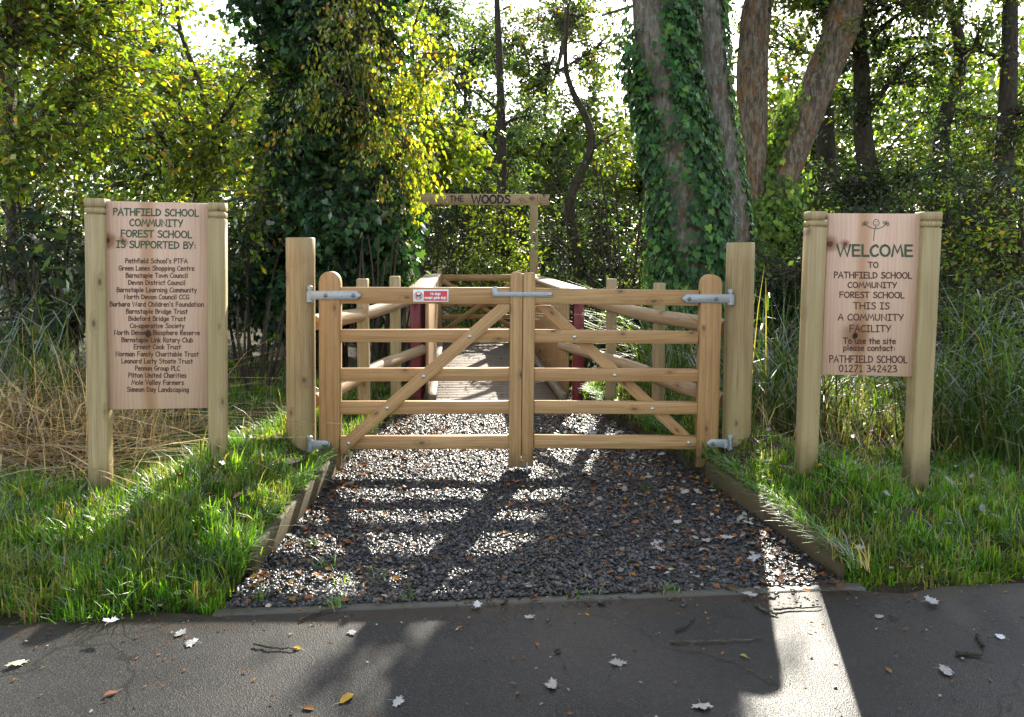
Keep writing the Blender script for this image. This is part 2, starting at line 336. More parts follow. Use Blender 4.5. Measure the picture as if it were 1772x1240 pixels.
# ------------------------------------------------------------------ stroke lettering
GL = {
'A': (7.2, "0.3,0 3.8,10 6.8,0|1.5,3.6 6,3.8"), 'B': (6, "0.8,0.2 0.8,9.8|~0.8,9.7 4.5,9.4 4.6,6.6 1,5.4|~1,5.4 5.6,4.8 5.4,1.2 0.8,0.2"),
'C': (6.4, "~5.8,8.4 4.2,9.8 1.6,7.8 0.5,4.4 1.8,0.9 4,0.2 5.9,1.4"), 'D': (7, "0.8,0.2 0.8,9.8|~0.8,9.8 4.5,8.6 6.4,5.4 4.8,1.6 0.8,0.2"),
'E': (6.2, "5.6,9.8 0.8,9.8 0.8,0.2 5.8,0.2|0.8,5.2 5.2,5.2"), 'F': (6, "5.8,9.8 0.8,9.8 0.8,0|0.8,5.3 5,5.3"),
'G': (7, "~6.2,8.4 4.4,9.8 1.6,8 0.5,4.2 2.2,0.6 4.8,0.4 6.4,2 6.4,4.4|6.7,4.4 3.8,4.4"), 'H': (7.4, "0.8,10 0.8,0|6.6,10 6.6,0|0.8,5.2 6.6,5.2"),
'I': (5.2, "0.5,9.8 4.7,9.8|2.6,9.8 2.6,0.2|0.5,0.2 4.7,0.2"), 'L': (5.4, "0.8,10 0.8,0.2 5.2,0.2"), 'M': (8.6, "0.4,0 2,10 4.4,3.2 6.8,10 8.2,0"),
'N': (7.6, "0.8,0 0.8,10 6.8,0 6.8,10"), 'O': (7.8, "o3.9,5,3.4,4.8"), 'P': (5.6, "0.8,10 0.8,0|~0.8,9.9 4.8,9.3 4.8,6 0.8,4.6"),
'R': (6.2, "0.8,0 0.8,10|~0.8,9.9 5,9.3 4.8,6 0.8,5|2.2,5 5.8,0"), 'S': (6, "~5.6,8.8 3.6,9.9 1.2,8.4 2.4,5.9 5,4.4 5.4,1.8 3.2,0.1 0.5,1.4"),
'T': (7, "0.2,9.8 6.8,9.8|3.5,9.8 3.5,0"), 'U': (7, "~0.8,10 0.8,3 3.4,0.1 6,3 6.2,10"), 'V': (6.6, "0.3,10 3.2,0 6.2,10"),
'W': (10.2, "0.3,10 2.6,0 5.1,8.6 7.6,0 9.8,10"), 'Y': (6.4, "0.3,10 3.1,4.8|6.2,10 2.2,0"),
'a': (5.2, "~4.4,5.4 2.4,6.6 0.5,3.2 1.8,0.2 4.2,2.6|4.5,6.5 4.3,1.6 4.8,0.1"), 'b': (5.4, "0.8,10 0.8,0.2|~0.8,4.4 2.8,6.5 4.8,3.4 2.8,0.1 0.8,1.4"),
'c': (5, "~4.5,5.6 3,6.6 0.6,3.4 2.2,0.2 4.6,1.2"), 'd': (5.4, "4.6,10 4.6,0|~4.6,5 2.4,6.4 0.5,3 2.2,0.1 4.5,1.8"),
'e': (5.2, "0.6,3.4 4.7,3.8|~4.7,3.8 3.8,6.3 1.6,6.1 0.5,3.2 1.8,0.3 4.6,0.9"), 'f': (4.6, "~4.4,9.4 3,9.9 2.1,8 2.1,0|0.5,5.9 3.8,5.9"),
'g': (5.3, "~4.5,5.4 2.4,6.6 0.5,3.4 2,0.4 4.4,2.6|~4.6,6.4 4.5,-1.2 2.6,-3 0.6,-2.2"), 'h': (5.5, "0.8,10 0.8,0|~0.8,4 2.8,6.5 4.6,5 4.7,0"),
'i': (2.5, "1.2,6.4 1.2,0|1.2,8.6 1.2,9"), 'k': (5, "0.8,10 0.8,0|4.4,6.5 0.9,2.8 4.6,0"), 'l': (2.5, "1.2,10 1.2,0"),
'm': (7.6, "0.8,6.5 0.8,0|~0.8,4.2 2.4,6.5 3.8,5 3.8,0|~3.8,4.2 5.4,6.5 6.8,5 6.9,0"), 'n': (5.4, "0.8,6.5 0.8,0|~0.8,4 2.8,6.5 4.6,5 4.7,0"),
'o': (5.3, "o2.65,3.3,2.15,3.2"), 'p': (5.5, "0.8,6.5 0.8,-3.2|~0.8,4.8 3,6.5 4.9,3.6 3,0.3 0.8,1.2"), 'r': (4.7, "0.8,6.5 0.8,0|~0.8,3.8 2.2,6.2 4.2,5.6"),
's': (4.9, "~4.2,6 2.4,6.6 0.8,5.2 2.4,3.6 4.2,2 3,0.2 0.5,0.7"), 't': (4.6, "2.2,9 2.2,0|0.4,6.2 4.2,6.2"), 'u': (5.3, "~0.8,6.5 0.8,2 2.4,0.2 4.4,2.2|4.5,6.5 4.6,0"),
'w': (6.8, "0.3,6.5 1.9,0 3.4,5.6 4.9,0 6.5,6.5"), 'v': (5, "0.4,6.5 2.4,0 4.6,6.5"), 'x': (5.2, "0.5,6.5 4.7,0|4.7,6.5 0.5,0"), 'y': (5.1, "0.4,6.5 2.6,0.8|4.7,6.5 1.6,-3.2"),
'0': (6, "o3,5,2.4,4.8"), '1': (5, "1.2,8 2.8,10 2.8,0|1,0.1 4.6,0.1"), '2': (5.9, "~0.8,8 2.6,9.9 4.8,7.6 0.7,0.2|0.7,0.2 5.2,0.2"),
'3': (5.8, "~0.8,9.4 4,9.6 4.4,7 2.2,5.4|~2.2,5.4 5,4.4 4.6,1 0.6,0.5"), '4': (6, "4,0 4,10 0.4,3.4 5.6,3.4"), '7': (5.8, "0.5,9.7 5.4,9.7 1.8,0"),
"'": (2.2, "1.1,10 1,8"), ':': (2.6, "1.3,1.2 1.3,1.6|1.3,5 1.3,5.4"), '-': (4, "0.6,3.6 3.4,3.6"), ' ': (3.4, "")}
def smooth(P, k=5):
    P = np.asarray(P, float); Q = np.concatenate([[2 * P[0] - P[1]], P, [2 * P[-1] - P[-2]]]); out = []
    for i in range(1, len(Q) - 2):
        for t in np.linspace(0, 1, k, endpoint=False):
            a, b, c, d = Q[i - 1], Q[i], Q[i + 1], Q[i + 2]
            out.append(.5 * (2 * b + (c - a) * t + (2 * a - 5 * b + 4 * c - d) * t * t + (3 * b - a - 3 * c + d) * t ** 3))
    out.append(P[-1]); return np.array(out)
def strokes_of(spec):
    for s in spec.split('|'):
        if not s: continue
        if s[0] == 'o':
            cx, cyy, rx, ry = map(float, s[1:].split(',')); a = np.linspace(0, 2 * np.pi, 15)
            yield np.stack([cx + rx * np.sin(a), cyy + ry * np.cos(a)], 1)
        else:
            sm = s[0] == '~'; P = np.array([list(map(float, p.split(','))) for p in s.lstrip('~').split()])
            yield smooth(P) if sm else P
def ribbon(mb, P, wd, mapf, lift):
    """flat stroke with round ends; P 2-D, mapf(x,y,h)->3-D"""
    P = np.asarray(P, float); n = len(P); d = nrm(np.diff(P, axis=0)); pn = np.stack([-d[:, 1], d[:, 0]], 1)
    m = np.concatenate([pn[:1], nrm(pn[:-1] + pn[1:]), pn[-1:]])
    k = np.ones(n)
    if n > 2: k[1:-1] = 1 / np.maximum(.6, (m[1:-1] * pn[1:]).sum(1))
    Lf = P + m * k[:, None] * wd / 2; Rt = P - m * k[:, None] * wd / 2
    def cap(c, dr, nn): return [c + (nn * math.cos(a) + dr * math.sin(a)) * wd / 2 for a in (math.pi * .25, math.pi * .5, math.pi * .75)]
    e = cap(P[-1], d[-1], m[-1]); b = cap(P[0], -d[0], -m[0])
    V2 = list(Lf) + list(Rt) + e + b
    Fc = [(i, n + i, n + i + 1, i + 1) for i in range(n - 1)]
    Fc.append((n - 1, 2 * n - 1, 2 * n + 2, 2 * n + 1, 2 * n)); Fc.append((n, 0, 2 * n + 5, 2 * n + 4, 2 * n + 3))
    mb.add([mapf(v[0], v[1], lift) for v in V2], Fc)
def text(mb, s, x0, x1, ybase, cap, wd, mapf, slope=0.0, yfun=None):
    """pixel-unit text: left x0, right x1, baseline y (downwards), cap height"""
    tot = sum(GL[c][0] + .8 for c in s) - .8; sx = (x1 - x0) / tot; x = 0; k = 0
    for c in s:
        gw, spec = GL[c]
        for st in strokes_of(spec):
            Q = np.stack([x0 + (x + st[:, 0]) * sx, ybase + slope * (x + st[:, 0]) * sx - st[:, 1] * cap / 10], 1)
            ribbon(mb, Q, wd, mapf, .0012 + .00025 * (k % 5)); k += 1
        x += gw + .8

# ------------------------------------------------------------------ terrain shape
def sstep(x, a, b): t = np.clip((np.asarray(x, float) - a) / (b - a), 0, 1); return t * t * (3 - 2 * t)
def road_edge(x): return -1.93 + .095 * np.asarray(x, float)
def xl(Y): return np.interp(Y, [-3, -.1, 2.3, 2.6, 8], [-1.13, -1.12, -.90, -.85, -1.2])
def xr(Y): return np.interp(Y, [-3, -1.8, -.2, 1.2, 2.3, 2.6, 8], [1.5, 1.41, 1.20, .92, .62, .55, .3])
def fbm(x, y, s=1.0): 
    return .5 * np.sin(x * 1.7 * s + 1.3 * np.sin(y * 1.1 * s)) * np.cos(y * 1.9 * s + .7) + .3 * np.sin(x * 4.1 * s + y * 2.3 * s + 1) + .2 * np.sin(y * 7.3 * s - x * 5.1 * s)
def terr(x, y):
    x = np.asarray(x, float); y = np.asarray(y, float)
    dl = xl(y) - x; dr = x - xr(y); d = np.maximum(dl, dr)
    hL = .10 + .15 * sstep(d, .08, .42) - .15 * sstep(d, .42, .85) + .16 * sstep(d, 1.3, 4.0) + .10 * sstep(y, .0, 2.5) * sstep(d, .3, 1.5); z = hL + .02 * fbm(x, y, 1.5)
    front = sstep(y - road_edge(x), -.05, .85); z = z * front - .03 * (1 - front)
    z = np.where(d < 0.02, -.05, z)
    z = np.where(y < road_edge(x), -.05, z)
    ditch = sstep(y, 2.5, 3.2) * (1 - sstep(y, 6.8, 8)) * (1 - sstep(np.abs(x + .3), 1.2, 2.0))
    z = z - .5 * ditch
    return z + sstep(y, 9, 60) * 1.0
def grid(xs, ys, zf):
    X, Y = np.meshgrid(xs, ys); V = np.stack([X, Y, zf(X, Y)], -1).reshape(-1, 3); nx = len(xs)
    i = (np.arange(len(ys) - 1)[:, None] * nx + np.arange(nx - 1)[None]).ravel()
    return V, np.stack([i, i + 1, i + nx + 1, i + nx], 1)

# soil
b = NB('soil'); tc = b.n('TexCoord').outputs['Object']
n1 = b.noise(tc, 3, 6, .6); n2 = b.noise(tc, 40, 4, .7)
c = b.mix(b.step(n1, .4, .6), (.040, .030, .018), (.030, .042, .014)); c = b.mix(b.step(n2, .4, .7), c, (.075, .050, .028))
M['soil'] = b.pbr(c, .9, b.bump(n2, .8, .03), .2)
xs = np.concatenate([-np.geomspace(6, 220, 22)[::-1], np.arange(-5.9, 6, .07), np.geomspace(6, 220, 22)])
ys = np.concatenate([-np.geomspace(3.6, 60, 12)[::-1], np.arange(-3.4, 10, .07), np.geomspace(10.2, 260, 24)])
V, Fq = grid(xs, ys, terr); mb = MB(); mb.add(V, Fq)
tag(mb.build('ground', M['soil'], base=(0, 0, 0), smooth=True), kind='structure')

# road: old wet tarmac
b = NB('wet_tarmac'); tc = b.n('TexCoord').outputs['Object']
agg = b.n('TexVoronoi', {'Vector': tc, 'Scale': 190.0}); ad = agg.outputs['Distance']; ac = b.n('SeparateColor', {0: agg.outputs['Color']}).outputs[0]
n1 = b.noise(tc, 1.1, 5, .6); n2 = b.noise(tc, 9, 5, .65); n3 = b.noise(tc, 260, 2)
c = b.mix(n2, (.0125, .0128, .0135), (.027, .0255, .0235)); c = b.mix(b.math('MULTIPLY', b.step(ac, .55, .95), .55), c, (.062, .056, .046))
c = b.mix(b.math('MULTIPLY', b.step(n1, .45, .65), .4), c, (.018, .018, .018))
c = b.mix(b.math('MULTIPLY', b.step(b.noise(tc, 5.2, 5, .7), .60, .66), .55), c, (.010, .0095, .009))
sx_ = b.n('SeparateXYZ', {0: tc}); de = b.math('ADD', b.math('ADD', sx_.outputs[1], 1.93), b.math('MULTIPLY', sx_.outputs[0], -.095))
mud = b.math('MULTIPLY', b.step(b.math('ADD', de, b.math('MULTIPLY', b.math('ADD', b.noise(tc, 6, 5, .7), -.5), .5)), -.16, -.02), .8)
c = b.mix(mud, c, (.030, .022, .014))
cr = b.n('TexVoronoi', {'Vector': b.add(tc, b.scl(b.n('TexNoise', {'Vector': tc, 'Scale': 3.0, 'Detail': 4}).outputs[1], (.5, .5, 0))), 'Scale': .55}, feature='DISTANCE_TO_EDGE', voronoi_dimensions='2D').outputs['Distance']
c = b.mix(b.math('MULTIPLY', b.math('SUBTRACT', 1.0, b.step(cr, .0015, .006)), .7), c, (.006, .006, .005))
wet = b.step(b.noise(tc, .9, 4, .55), .34, .62)
rg_ = b.math('ADD', b.math('MULTIPLY_ADD', wet, -.16, .54), b.math('MULTIPLY', n2, .12))
hh = b.math('ADD', b.math('MULTIPLY', ad, .9), b.math('MULTIPLY', n3, .35))
M['tarmac'] = b.pbr(c, rg_, b.bump(hh, .6, .0024), .17)
mb = MB(); xs = np.concatenate([np.linspace(-60, -5, 12), np.arange(-4.8, 4.9, .2), np.linspace(5, 60, 12)])
X, T = np.meshgrid(xs, np.linspace(0, 1, 14)); Ye = road_edge(xs) + .05 * np.sin(xs * 3.1) + .03 * np.sin(xs * 7.7); Ye = np.where(np.abs(xs - .15) < 1.3, road_edge(xs), Ye)
Y = Ye[None] * (1 - T) + (-12.0) * T; nx = len(xs)
i = (np.arange(13)[:, None] * nx + np.arange(nx - 1)[None]).ravel()
mb.add(np.stack([X, Y, np.zeros_like(X) + .004], -1).reshape(-1, 3), np.stack([i + nx, i + nx + 1, i + 1, i], 1))
tag(mb.build('road', M['tarmac'], base=(0, 0, 0), smooth=True), kind='structure')

# concrete strip between road and path
b = NB('mossy_concrete'); tc = b.n('TexCoord').outputs['Object']
n1 = b.noise(tc, 12, 5, .6); n2 = b.noise(tc, 90, 4)
c = b.mix(n1, (.040, .038, .028), (.075, .068, .05)); c = b.mix(b.math('MULTIPLY', b.step(n2, .5, .7), .6), c, (.05, .05, .035))
M['kerb'] = b.pbr(c, .55, b.bump(n2, .4, .004), .4)
mb = MB(); beam(mb, (-1.16, road_edge(-1.16) + .035, -.041), (1.47, road_edge(1.47) + .035, -.041), .07, .094, side=(0, 1, 0), ch=.008)
tag(mb.build('kerb_strip', M['kerb'], base=(0, -1.9, 0)), kind='structure')

# gravel path bed
b = NB('gravel_bed'); tc = b.n('TexCoord').outputs['Object']
v = b.n('TexVoronoi', {'Vector': tc, 'Scale': 70.0}); vc = b.n('SeparateColor', {0: v.outputs['Color']}).outputs[0]
c = b.ramp(vc, [(0, (.012, .012, .013)), (.5, (.024, .025, .027)), (1, (.05, .047, .044))]); n1 = b.noise(tc, 4, 4)
c = b.mix(b.math('MULTIPLY', b.step(n1, .45, .7), .5), c, (.032, .026, .018))
M['gravel_bed'] = b.pbr(c, .5, b.bump(v.outputs['Distance'], .9, .012), .5)
mb = MB(); ysp = np.arange(-2.0, 2.46, .12); tt = np.linspace(0, 1, 30)
X = xl(ysp)[:, None] * (1 - tt) + xr(ysp)[:, None] * tt; Yg = np.repeat(ysp[:, None], 30, 1)
Yg = np.maximum(Yg, road_edge(X) + .07)
Z = .004 + .010 * fbm(X, Yg, 2.2) * sstep(Yg, -1.75, -1.4)
i = (np.arange(len(ysp) - 1)[:, None] * 30 + np.arange(29)[None]).ravel()
mb.add(np.stack([X, Yg, Z], -1).reshape(-1, 3), np.stack([i, i + 1, i + 31, i + 30], 1))
tag(mb.build('path', M['gravel_bed'], base=(0, 0, 0), smooth=True), kind='structure')

# ------------------------------------------------------------------ edging boards
def edging(label, pts, sgn):
    mb = MB()
    for (a, c_) in zip(pts[:-1], pts[1:]):
        a = np.array(a, float); c_ = np.array(c_, float); d = nrm(c_ - a)
        beam(mb, a + d * .003, c_ - d * .003, .14, .036, side=(0, 0, 1), ch=.004)
    root = mb.build('edging_board', M['edge_wood'], base=(pts[0][0], pts[0][1], 0))
    tag(root, label, 'edging board', 'timber edging along the gravel path')
    return root
edging('mossy timber edging board holding back the grass left of the gravel path', [(-1.13, -1.62, .045), (-1.12, -.10, .055)], -1)
edging('dark brown timber edging board along the gravel path near the welcome sign', [(1.42, -1.66, .05), (1.31, -1.0, .05), (1.20, -.2, .05)], 1)

# ------------------------------------------------------------------ gates
def XZ(px, py, Y=-.035): p = at(px, py, Y); return (p[0], p[2])
def pbox(mb, l, t, r, b_, y0, y1, grain, **kw):
    prism(mb, [XZ(*l, y0), XZ(*t, y0), XZ(*r, y0), XZ(*b_, y0)], y0, y1, grain, **kw)
def quadp(mb, pts, y0, y1, grain='x', ch=.004): prism(mb, [XZ(x, y, y0) for x, y in pts], y0, y1, grain, ch)
def roundtop(x0t, x1t, ytop, yshoulder, x0b, x1b, yb):
    P = [(x0b, yb), (x1b, yb), (x1t, yshoulder)]
    cx = (x0t + x1t) / 2; rx = (x1t - x0t) / 2
    for a in np.linspace(0, math.pi, 11)[1:-1]: P.append((cx + rx * .97 * math.cos(a), yshoulder - (yshoulder - ytop) * math.sin(a) ** .8))
    P.append((x0t, yshoulder)); return P
def bolts(parent, pts, y, r=.0125):
    for (px, py) in pts:
        mb = MB(); p = at(px, py, y); dome(mb, p, r, (0, -1, 0), .55); mb.build('bolt', M['bolt'], parent, smooth=True)
def strap_hinge(parent, px_pin, px_end, yt, yb, dirn, bolt_px):
    """strap with pointed end and a knuckle round the pin"""
    y0, y1 = -.047, -.0375; mid = (yt + yb) / 2; tip = px_end; sh = px_end - dirn * (yb - yt) * .55
    mb = MB(); quadp(mb, [(px_pin, yt), (sh, yt), (tip, mid), (sh, yb), (px_pin, yb)], y0, y1, 'x', .0015)
    k0, k1 = at(px_pin, yt, -.03), at(px_pin, yb, -.03)
    tube(mb, [k1 + (0, .0, 0), k0], .021, 14)
    h = mb.build('strap_hinge', M['zinc'], parent)
    for bx in bolt_px:
        m2 = MB(); dome(m2, at(bx, mid + .6, y0), .0135, (0, -1, 0), .6); m2.build('bolt', M['dark_bolt'], h, smooth=True)

gl = thing('field_gate', 'left leaf of the wooden double gate, carrying the small red and white dog notice', 'gate', at(569, 815, 0), 'leaves of the double gate')
YF, YB = -.037, .037
mb = MB(); quadp(mb, roundtop(551, 588, 469.5, 490, 552, 587.5, 809), YF, YB, 'z', .005); mb.build('hanging_stile', M['gate_wood'], gl)
mb = MB(); quadp(mb, roundtop(883.5, 904.5, 470, 479, 880, 901.5, 808), YF, YB, 'z', .005); mb.build('meeting_stile', M['gate_wood'], gl)
for (a, b_, c_, d_, th) in ((497, 525, 497.5, 525.5, 0), (570.5, 592, 570, 592, .004), (638, 660, 637, 659, .004), (695.5, 717, 694.5, 716, .004), (756, 778, 754.5, 776.5, .004)):
    mb = MB(); quadp(mb, [(587.4, a), (882.5, c_), (882.5, d_), (587.4, b_)], -.030 + th, .030 - th, 'x', .003); mb.build('rail', M['gate_wood'], gl)
y_b = -.0655
mb = MB(); quadp(mb, [(589, 790), (588.5, 763), (862, 526.5), (881.5, 526.5), (881.5, 537.5)], -.057, -.0305, math.atan2(1, 1.16), .003); mb.build('brace', M['gate_wood'], gl)
bolts(gl, [(813, 582), (733, 651), (670, 706), (603, 767)], -.0575)
strap_hinge(gl, 536, 625, 503, 518, 1, (563, 611)); strap_hinge(gl, 537, 573, 762, 777, 1, (563,))
# dog notice
mb = MB(); quadp(mb, [(715, 500.5), (776, 500.5), (776, 522), (715, 522)], -.034, -.0308, 'x', .0008); nb = mb.build('notice_plate', M['white_plate'], gl)
tag(nb, 'white plastic notice with a red panel and a crossed-out dog')
def gmap(y0): return lambda x, y, h: at(x, y, y0 - h)
nm = gmap(-.0341)
mb = MB(); mb.add([nm(*p, .0006) for p in ((733.5, 503), (774, 503), (774, 520), (733.5, 520))], [(0, 1, 2, 3)]); mb.build('red_panel', M['red_plate'], nb)
mb = MB(); text(mb, 'No dogs', 745, 762, 509.8, 4.4, 1.05, lambda x, y, h: nm(x, y, h)); text(mb, 'except guide dogs', 735, 772, 516.6, 4.2, 1.05, lambda x, y, h: nm(x, y, h)); mb.build('lettering', M['white_plate'], nb)
mb = MB(); a = np.linspace(0, 2 * np.pi, 25)
ribbon(mb, np.stack([724 + 6.4 * np.cos(a), 511.2 + 6.4 * np.sin(a)], 1), 1.3, nm, .0014); ribbon(mb, [(719.6, 506.8), (728.4, 515.6)], 1.2, nm, .0018); mb.build('prohibition_ring', M['red_plate'], nb)
mb = MB(); ribbon(mb, [(721, 511.5), (727, 511)], 2.6, nm, .0008); ribbon(mb, [(726.5, 510.5), (728.2, 508.5)], 1.8, nm, .0009); ribbon(mb, [(721, 511.5), (719.6, 509)], .9, nm, .001)
for q in ((721.4, 512, 720.6, 515), (722.8, 512, 723.4, 515), (726, 512, 725.4, 515.2), (727, 512, 728, 514.8)): ribbon(mb, [q[:2], q[2:]], .9, nm, .0011)
mb.build('dog_figure', M['black_print'], nb)

gr_ = thing('field_gate', 'right leaf of the wooden double gate, long zinc latch bar bolted to its top rail', 'gate', at(1227, 815, 0), 'leaves of the double gate')
mb = MB(); quadp(mb, roundtop(1213.5, 1250.5, 474.5, 492, 1204.5, 1241.5, 808.5), YF, YB, 'z', .005); mb.build('hanging_stile', M['gate_wood'], gr_)
mb = MB(); quadp(mb, [(906, 474), (908, 471.5), (924, 471.5), (926.5, 474), (922.5, 807.5), (902.5, 807.5)], YF, YB, 'z', .005); mb.build('meeting_stile', M['gate_wood'], gr_)
for (a, b_, c_, d_, th) in ((498.5, 525, 502.5, 529, 0), (570.5, 592.5, 573.5, 595, .004), (638, 659, 639, 660.5, .004), (694.5, 715.5, 696, 717, .004), (754, 775.5, 755.5, 777.5, .004)):
    mb = MB(); quadp(mb, [(925, a), (1210, c_), (1208, d_), (924, b_)], -.030 + th, .030 - th, 'x', .003); mb.build('rail', M['gate_wood'], gr_)
mb = MB(); quadp(mb, [(926, 529), (953, 528), (1206, 762), (1207, 789)], .0305, .057, -math.atan2(1, 1.08), .003); mb.build('brace', M['gate_wood'], gr_)
bolts(gr_, [(994, 583), (1064, 649), (1129, 707), (1192, 766)], -.0262)
strap_hinge(gr_, 1265, 1180, 509, 523.5, -1, (1193, 1240)); strap_hinge(gr_, 1256, 1222, 760, 774, -1, (1233,))
mb = MB(); quadp(mb, [(852, 495.5), (860, 495.5), (860.5, 504.8), (955, 505.3), (955, 513.2), (852, 512.6)], -.0455, -.0385, 'x', .0012); la = mb.build('gate_latch', M['zinc'], gr_)
m2 = MB(); dome(m2, at(951, 509.2, -.0456), .009, (0, -1, 0), .6); m2.build('bolt', M['bolt'], la, smooth=True)
mb = MB(); tube(mb, [at(912, 800, -.045), at(912.5, 826, -.045)], .007, 8); mb.build('drop_bolt', M['zinc'], gr_)

def gate_post(label, pt, pb, r, pinx, ys, inner):
    p1 = at(*pt, .05); p0 = at(*pb, .05); p0[2] = -.1
    root = thing('gate_post', label, 'gate post', (p0[0], p0[1], 0), 'round posts of the double gate')
    mb = MB(); n = 14; us = np.linspace(0, 1, n); pts = p0 + (p1 - p0) * us[:, None]
    pts = np.concatenate([pts, [p1 + (0, 0, .004)]]); rr = np.full(n + 1, r); rr[-1] = r - .006; rr *= np.linspace(1.02, .99, n + 1)
    tube(mb, pts, rr, 28, .025, 3); mb.build('shaft', M['post_wood'], root, smooth=True)
    for (ya, yb_) in ys:
        m = MB(); a = at(pinx, yb_ + 3, -.03); c_ = at(pinx, ya - 4, -.03); tube(m, [a, c_], .0115, 12); dome(m, c_, .018, (0, 0, 1), .5); tube(m, [c_ - (0, 0, .014), c_], .018, 14)
        tube(m, [at(pinx, yb_ + 2, -.03), at(pinx + inner * 9, yb_ + 2, .03)], .012, 10); tube(m, [at(pinx, yb_ + .2, -.03), at(pinx, yb_ + 4, -.03)], .022, 14)
        m.build('hinge_pin', M['zinc'], root)
gate_post('round timber gate post with a dark water stain, beside the left gate leaf', (520, 412), (521, 800), .0905, 536, ((500, 518), (760, 777)), -1)
gate_post('round timber gate post in front of the ivy-covered trunk, beside the right gate leaf', (1281.5, 420.5), (1273, 802), .089, 1264, ((506, 523), (758, 774)), 1)

# ------------------------------------------------------------------ side fences
def side_fence(label, rails, posts):
    c0 = np.array(rails[0][0]); root = thing('post_and_rail_fence', label, 'fence', (c0[0], c0[1], 0), 'side fences between gate and footbridge')
    for (a, b_) in rails:
        mb = MB(); us = np.linspace(0, 1, 12); pts = np.array(a) + (np.array(b_) - np.array(a)) * us[:, None]; pts[:, 2] += .012 * np.sin(us * 7 + a[2] * 9)
        tube(mb, pts, np.linspace(.055, .047, 12), 16, .06, a[2] * 7); mb.build('rail', M['rail_wood'], root, smooth=True)
    for (px, pt, Y) in posts:
        p1 = at(px, pt, Y); mb = MB(); beam(mb, (p1[0], p1[1], -.25), p1, .082, .082, ch=.005); mb.build('post', M['fence_wood'], root)
side_fence('log rail fence in sunlight running from the left gate post to the footbridge',
           [(at(541, 561, .16), at(736, 515, 2.5)), (at(540, 690, .16), at(731, 602, 2.3))], [(627.5, 482, .98), (683.5, 477.5, 1.72)])
side_fence('shaded log rail fence running from the right gate post to the footbridge',
           [(at(1258, 570, .16), at(975, 512, 2.4)), (at(1256, 692, .16), at(972, 595, 2.4))], [(1058.5, 482, 1.72), (1141, 489, .98)])

# ------------------------------------------------------------------ footbridge
BO = np.array([-.13, 2.3, 0.0]); BD = nrm([-.0718, 1, 0]); BR = np.array([BD[1], -BD[0], 0]); BZ = np.array([0, 0, 1.0]); BL = 5.3; BW = .64
def bp(s, u, z): return BO + BR * s + BD * u + BZ * z
br = thing('footbridge', 'timber footbridge with board-clad parapets and red end posts behind the gate', 'footbridge', BO)
mb = MB(); u = 0.0
while u < BL:
    beam(mb, bp(-BW - .06, u + .07, -.022 + .0025 * math.sin(u * 50)), bp(BW + .06, u + .07, -.022), .138, .044, side=BD, ch=.006); u += .146
b = NB('deck_timber'); g = b.attr('gr').outputs['Vector']; n1 = b.noise(b.scl(g, (3, 60, 60)), 1, 4); n2 = b.noise(b.scl(g, (.7, 3, 3)), 1, 3)
c = b.mix(n1, (.09, .062, .042), (.17, .125, .085)); c = b.mix(b.math('MULTIPLY', b.step(n2, .4, .7), .5), c, (.10, .085, .06))
gs = b.n('SeparateXYZ', {0: g}).outputs[1]; grv = b.math('MULTIPLY_ADD', b.math('SINE', b.math('MULTIPLY', gs, 330.0)), .5, .5)
M['deck'] = b.pbr(b.mix(b.math('MULTIPLY', grv, .45), c, (.06, .045, .032)), .6, b.bump(b.math('ADD', grv, b.math('MULTIPLY', n1, .3)), .6, .008), .35)
mb.build('deck', M['deck'], br)
for s in (-1, 1):
    mb = MB(); beam(mb, bp(s * BW * .8, -.02, -.13), bp(s * BW * .8, BL, -.13), .1, .16, side=BR); mb.build('bearer', M['bridge_wood'], br)
    mb = MB(); u = .0; k = 0
    while u < BL - .02:
        beam(mb, bp(s * (BW + .012), u + .05, .02), bp(s * (BW + .012), u + .05, 1.0), .098, .024, side=BD, ch=.003); u += .1025; k += 1
    pl = mb.build('parapet_panel', M['bridge_wood'], br)
    mb = MB(); beam(mb, bp(s * (BW + .09), -.04, 1.033), bp(s * (BW + .09), BL + .02, 1.033), .235, .042, side=BR, ch=.006); mb.build('parapet_cap', M['cap_wood'], br)
    mb = MB(); beam(mb, bp(s * (BW - .035), -.03, .055), bp(s * (BW - .035), BL, .055), .07, .07, side=BR); mb.build('wheel_kerb', M['cap_wood'], br)
    for u in (.06, 1.75, 3.45, BL - .1):
        mb = MB(); beam(mb, bp(s * (BW + .115), u, -.55), bp(s * (BW + .115), u, 1.008), .10, .10, side=BR, ch=.008)
        mb.build('post', M['red_steel'], br)
# gate across the far end of the bridge
FG = bp(0, BL + .12, 0); fg = thing('field_gate', 'small brown gate with crossed braces closing the far end of the footbridge', 'gate', FG)
for s in (-1, 1):
    mb = MB(); beam(mb, FG + BR * s * .64 + BZ * .02, FG + BR * s * .64 + BZ * 1.10, .075, .06, side=BR); mb.build('stile', M['gate_wood'], fg)
for z, hgt in ((.15, .075), (.36, .075), (.56, .075), (.985, .10)):
    mb = MB(); beam(mb, FG - BR * .602 + BZ * z, FG + BR * .602 + BZ * z, .04, hgt, side=BD); mb.build('rail', M['gate_wood'], fg)
for s in (-1, 1):
    mb = MB(); beam(mb, FG + BR * s * .59 + BZ * .95 - BD * (.034 + .012 * s), FG - BR * s * .59 + BZ * .13 - BD * (.034 + .012 * s), .075, .022, side=BZ); mb.build('brace', M['gate_wood'], fg)

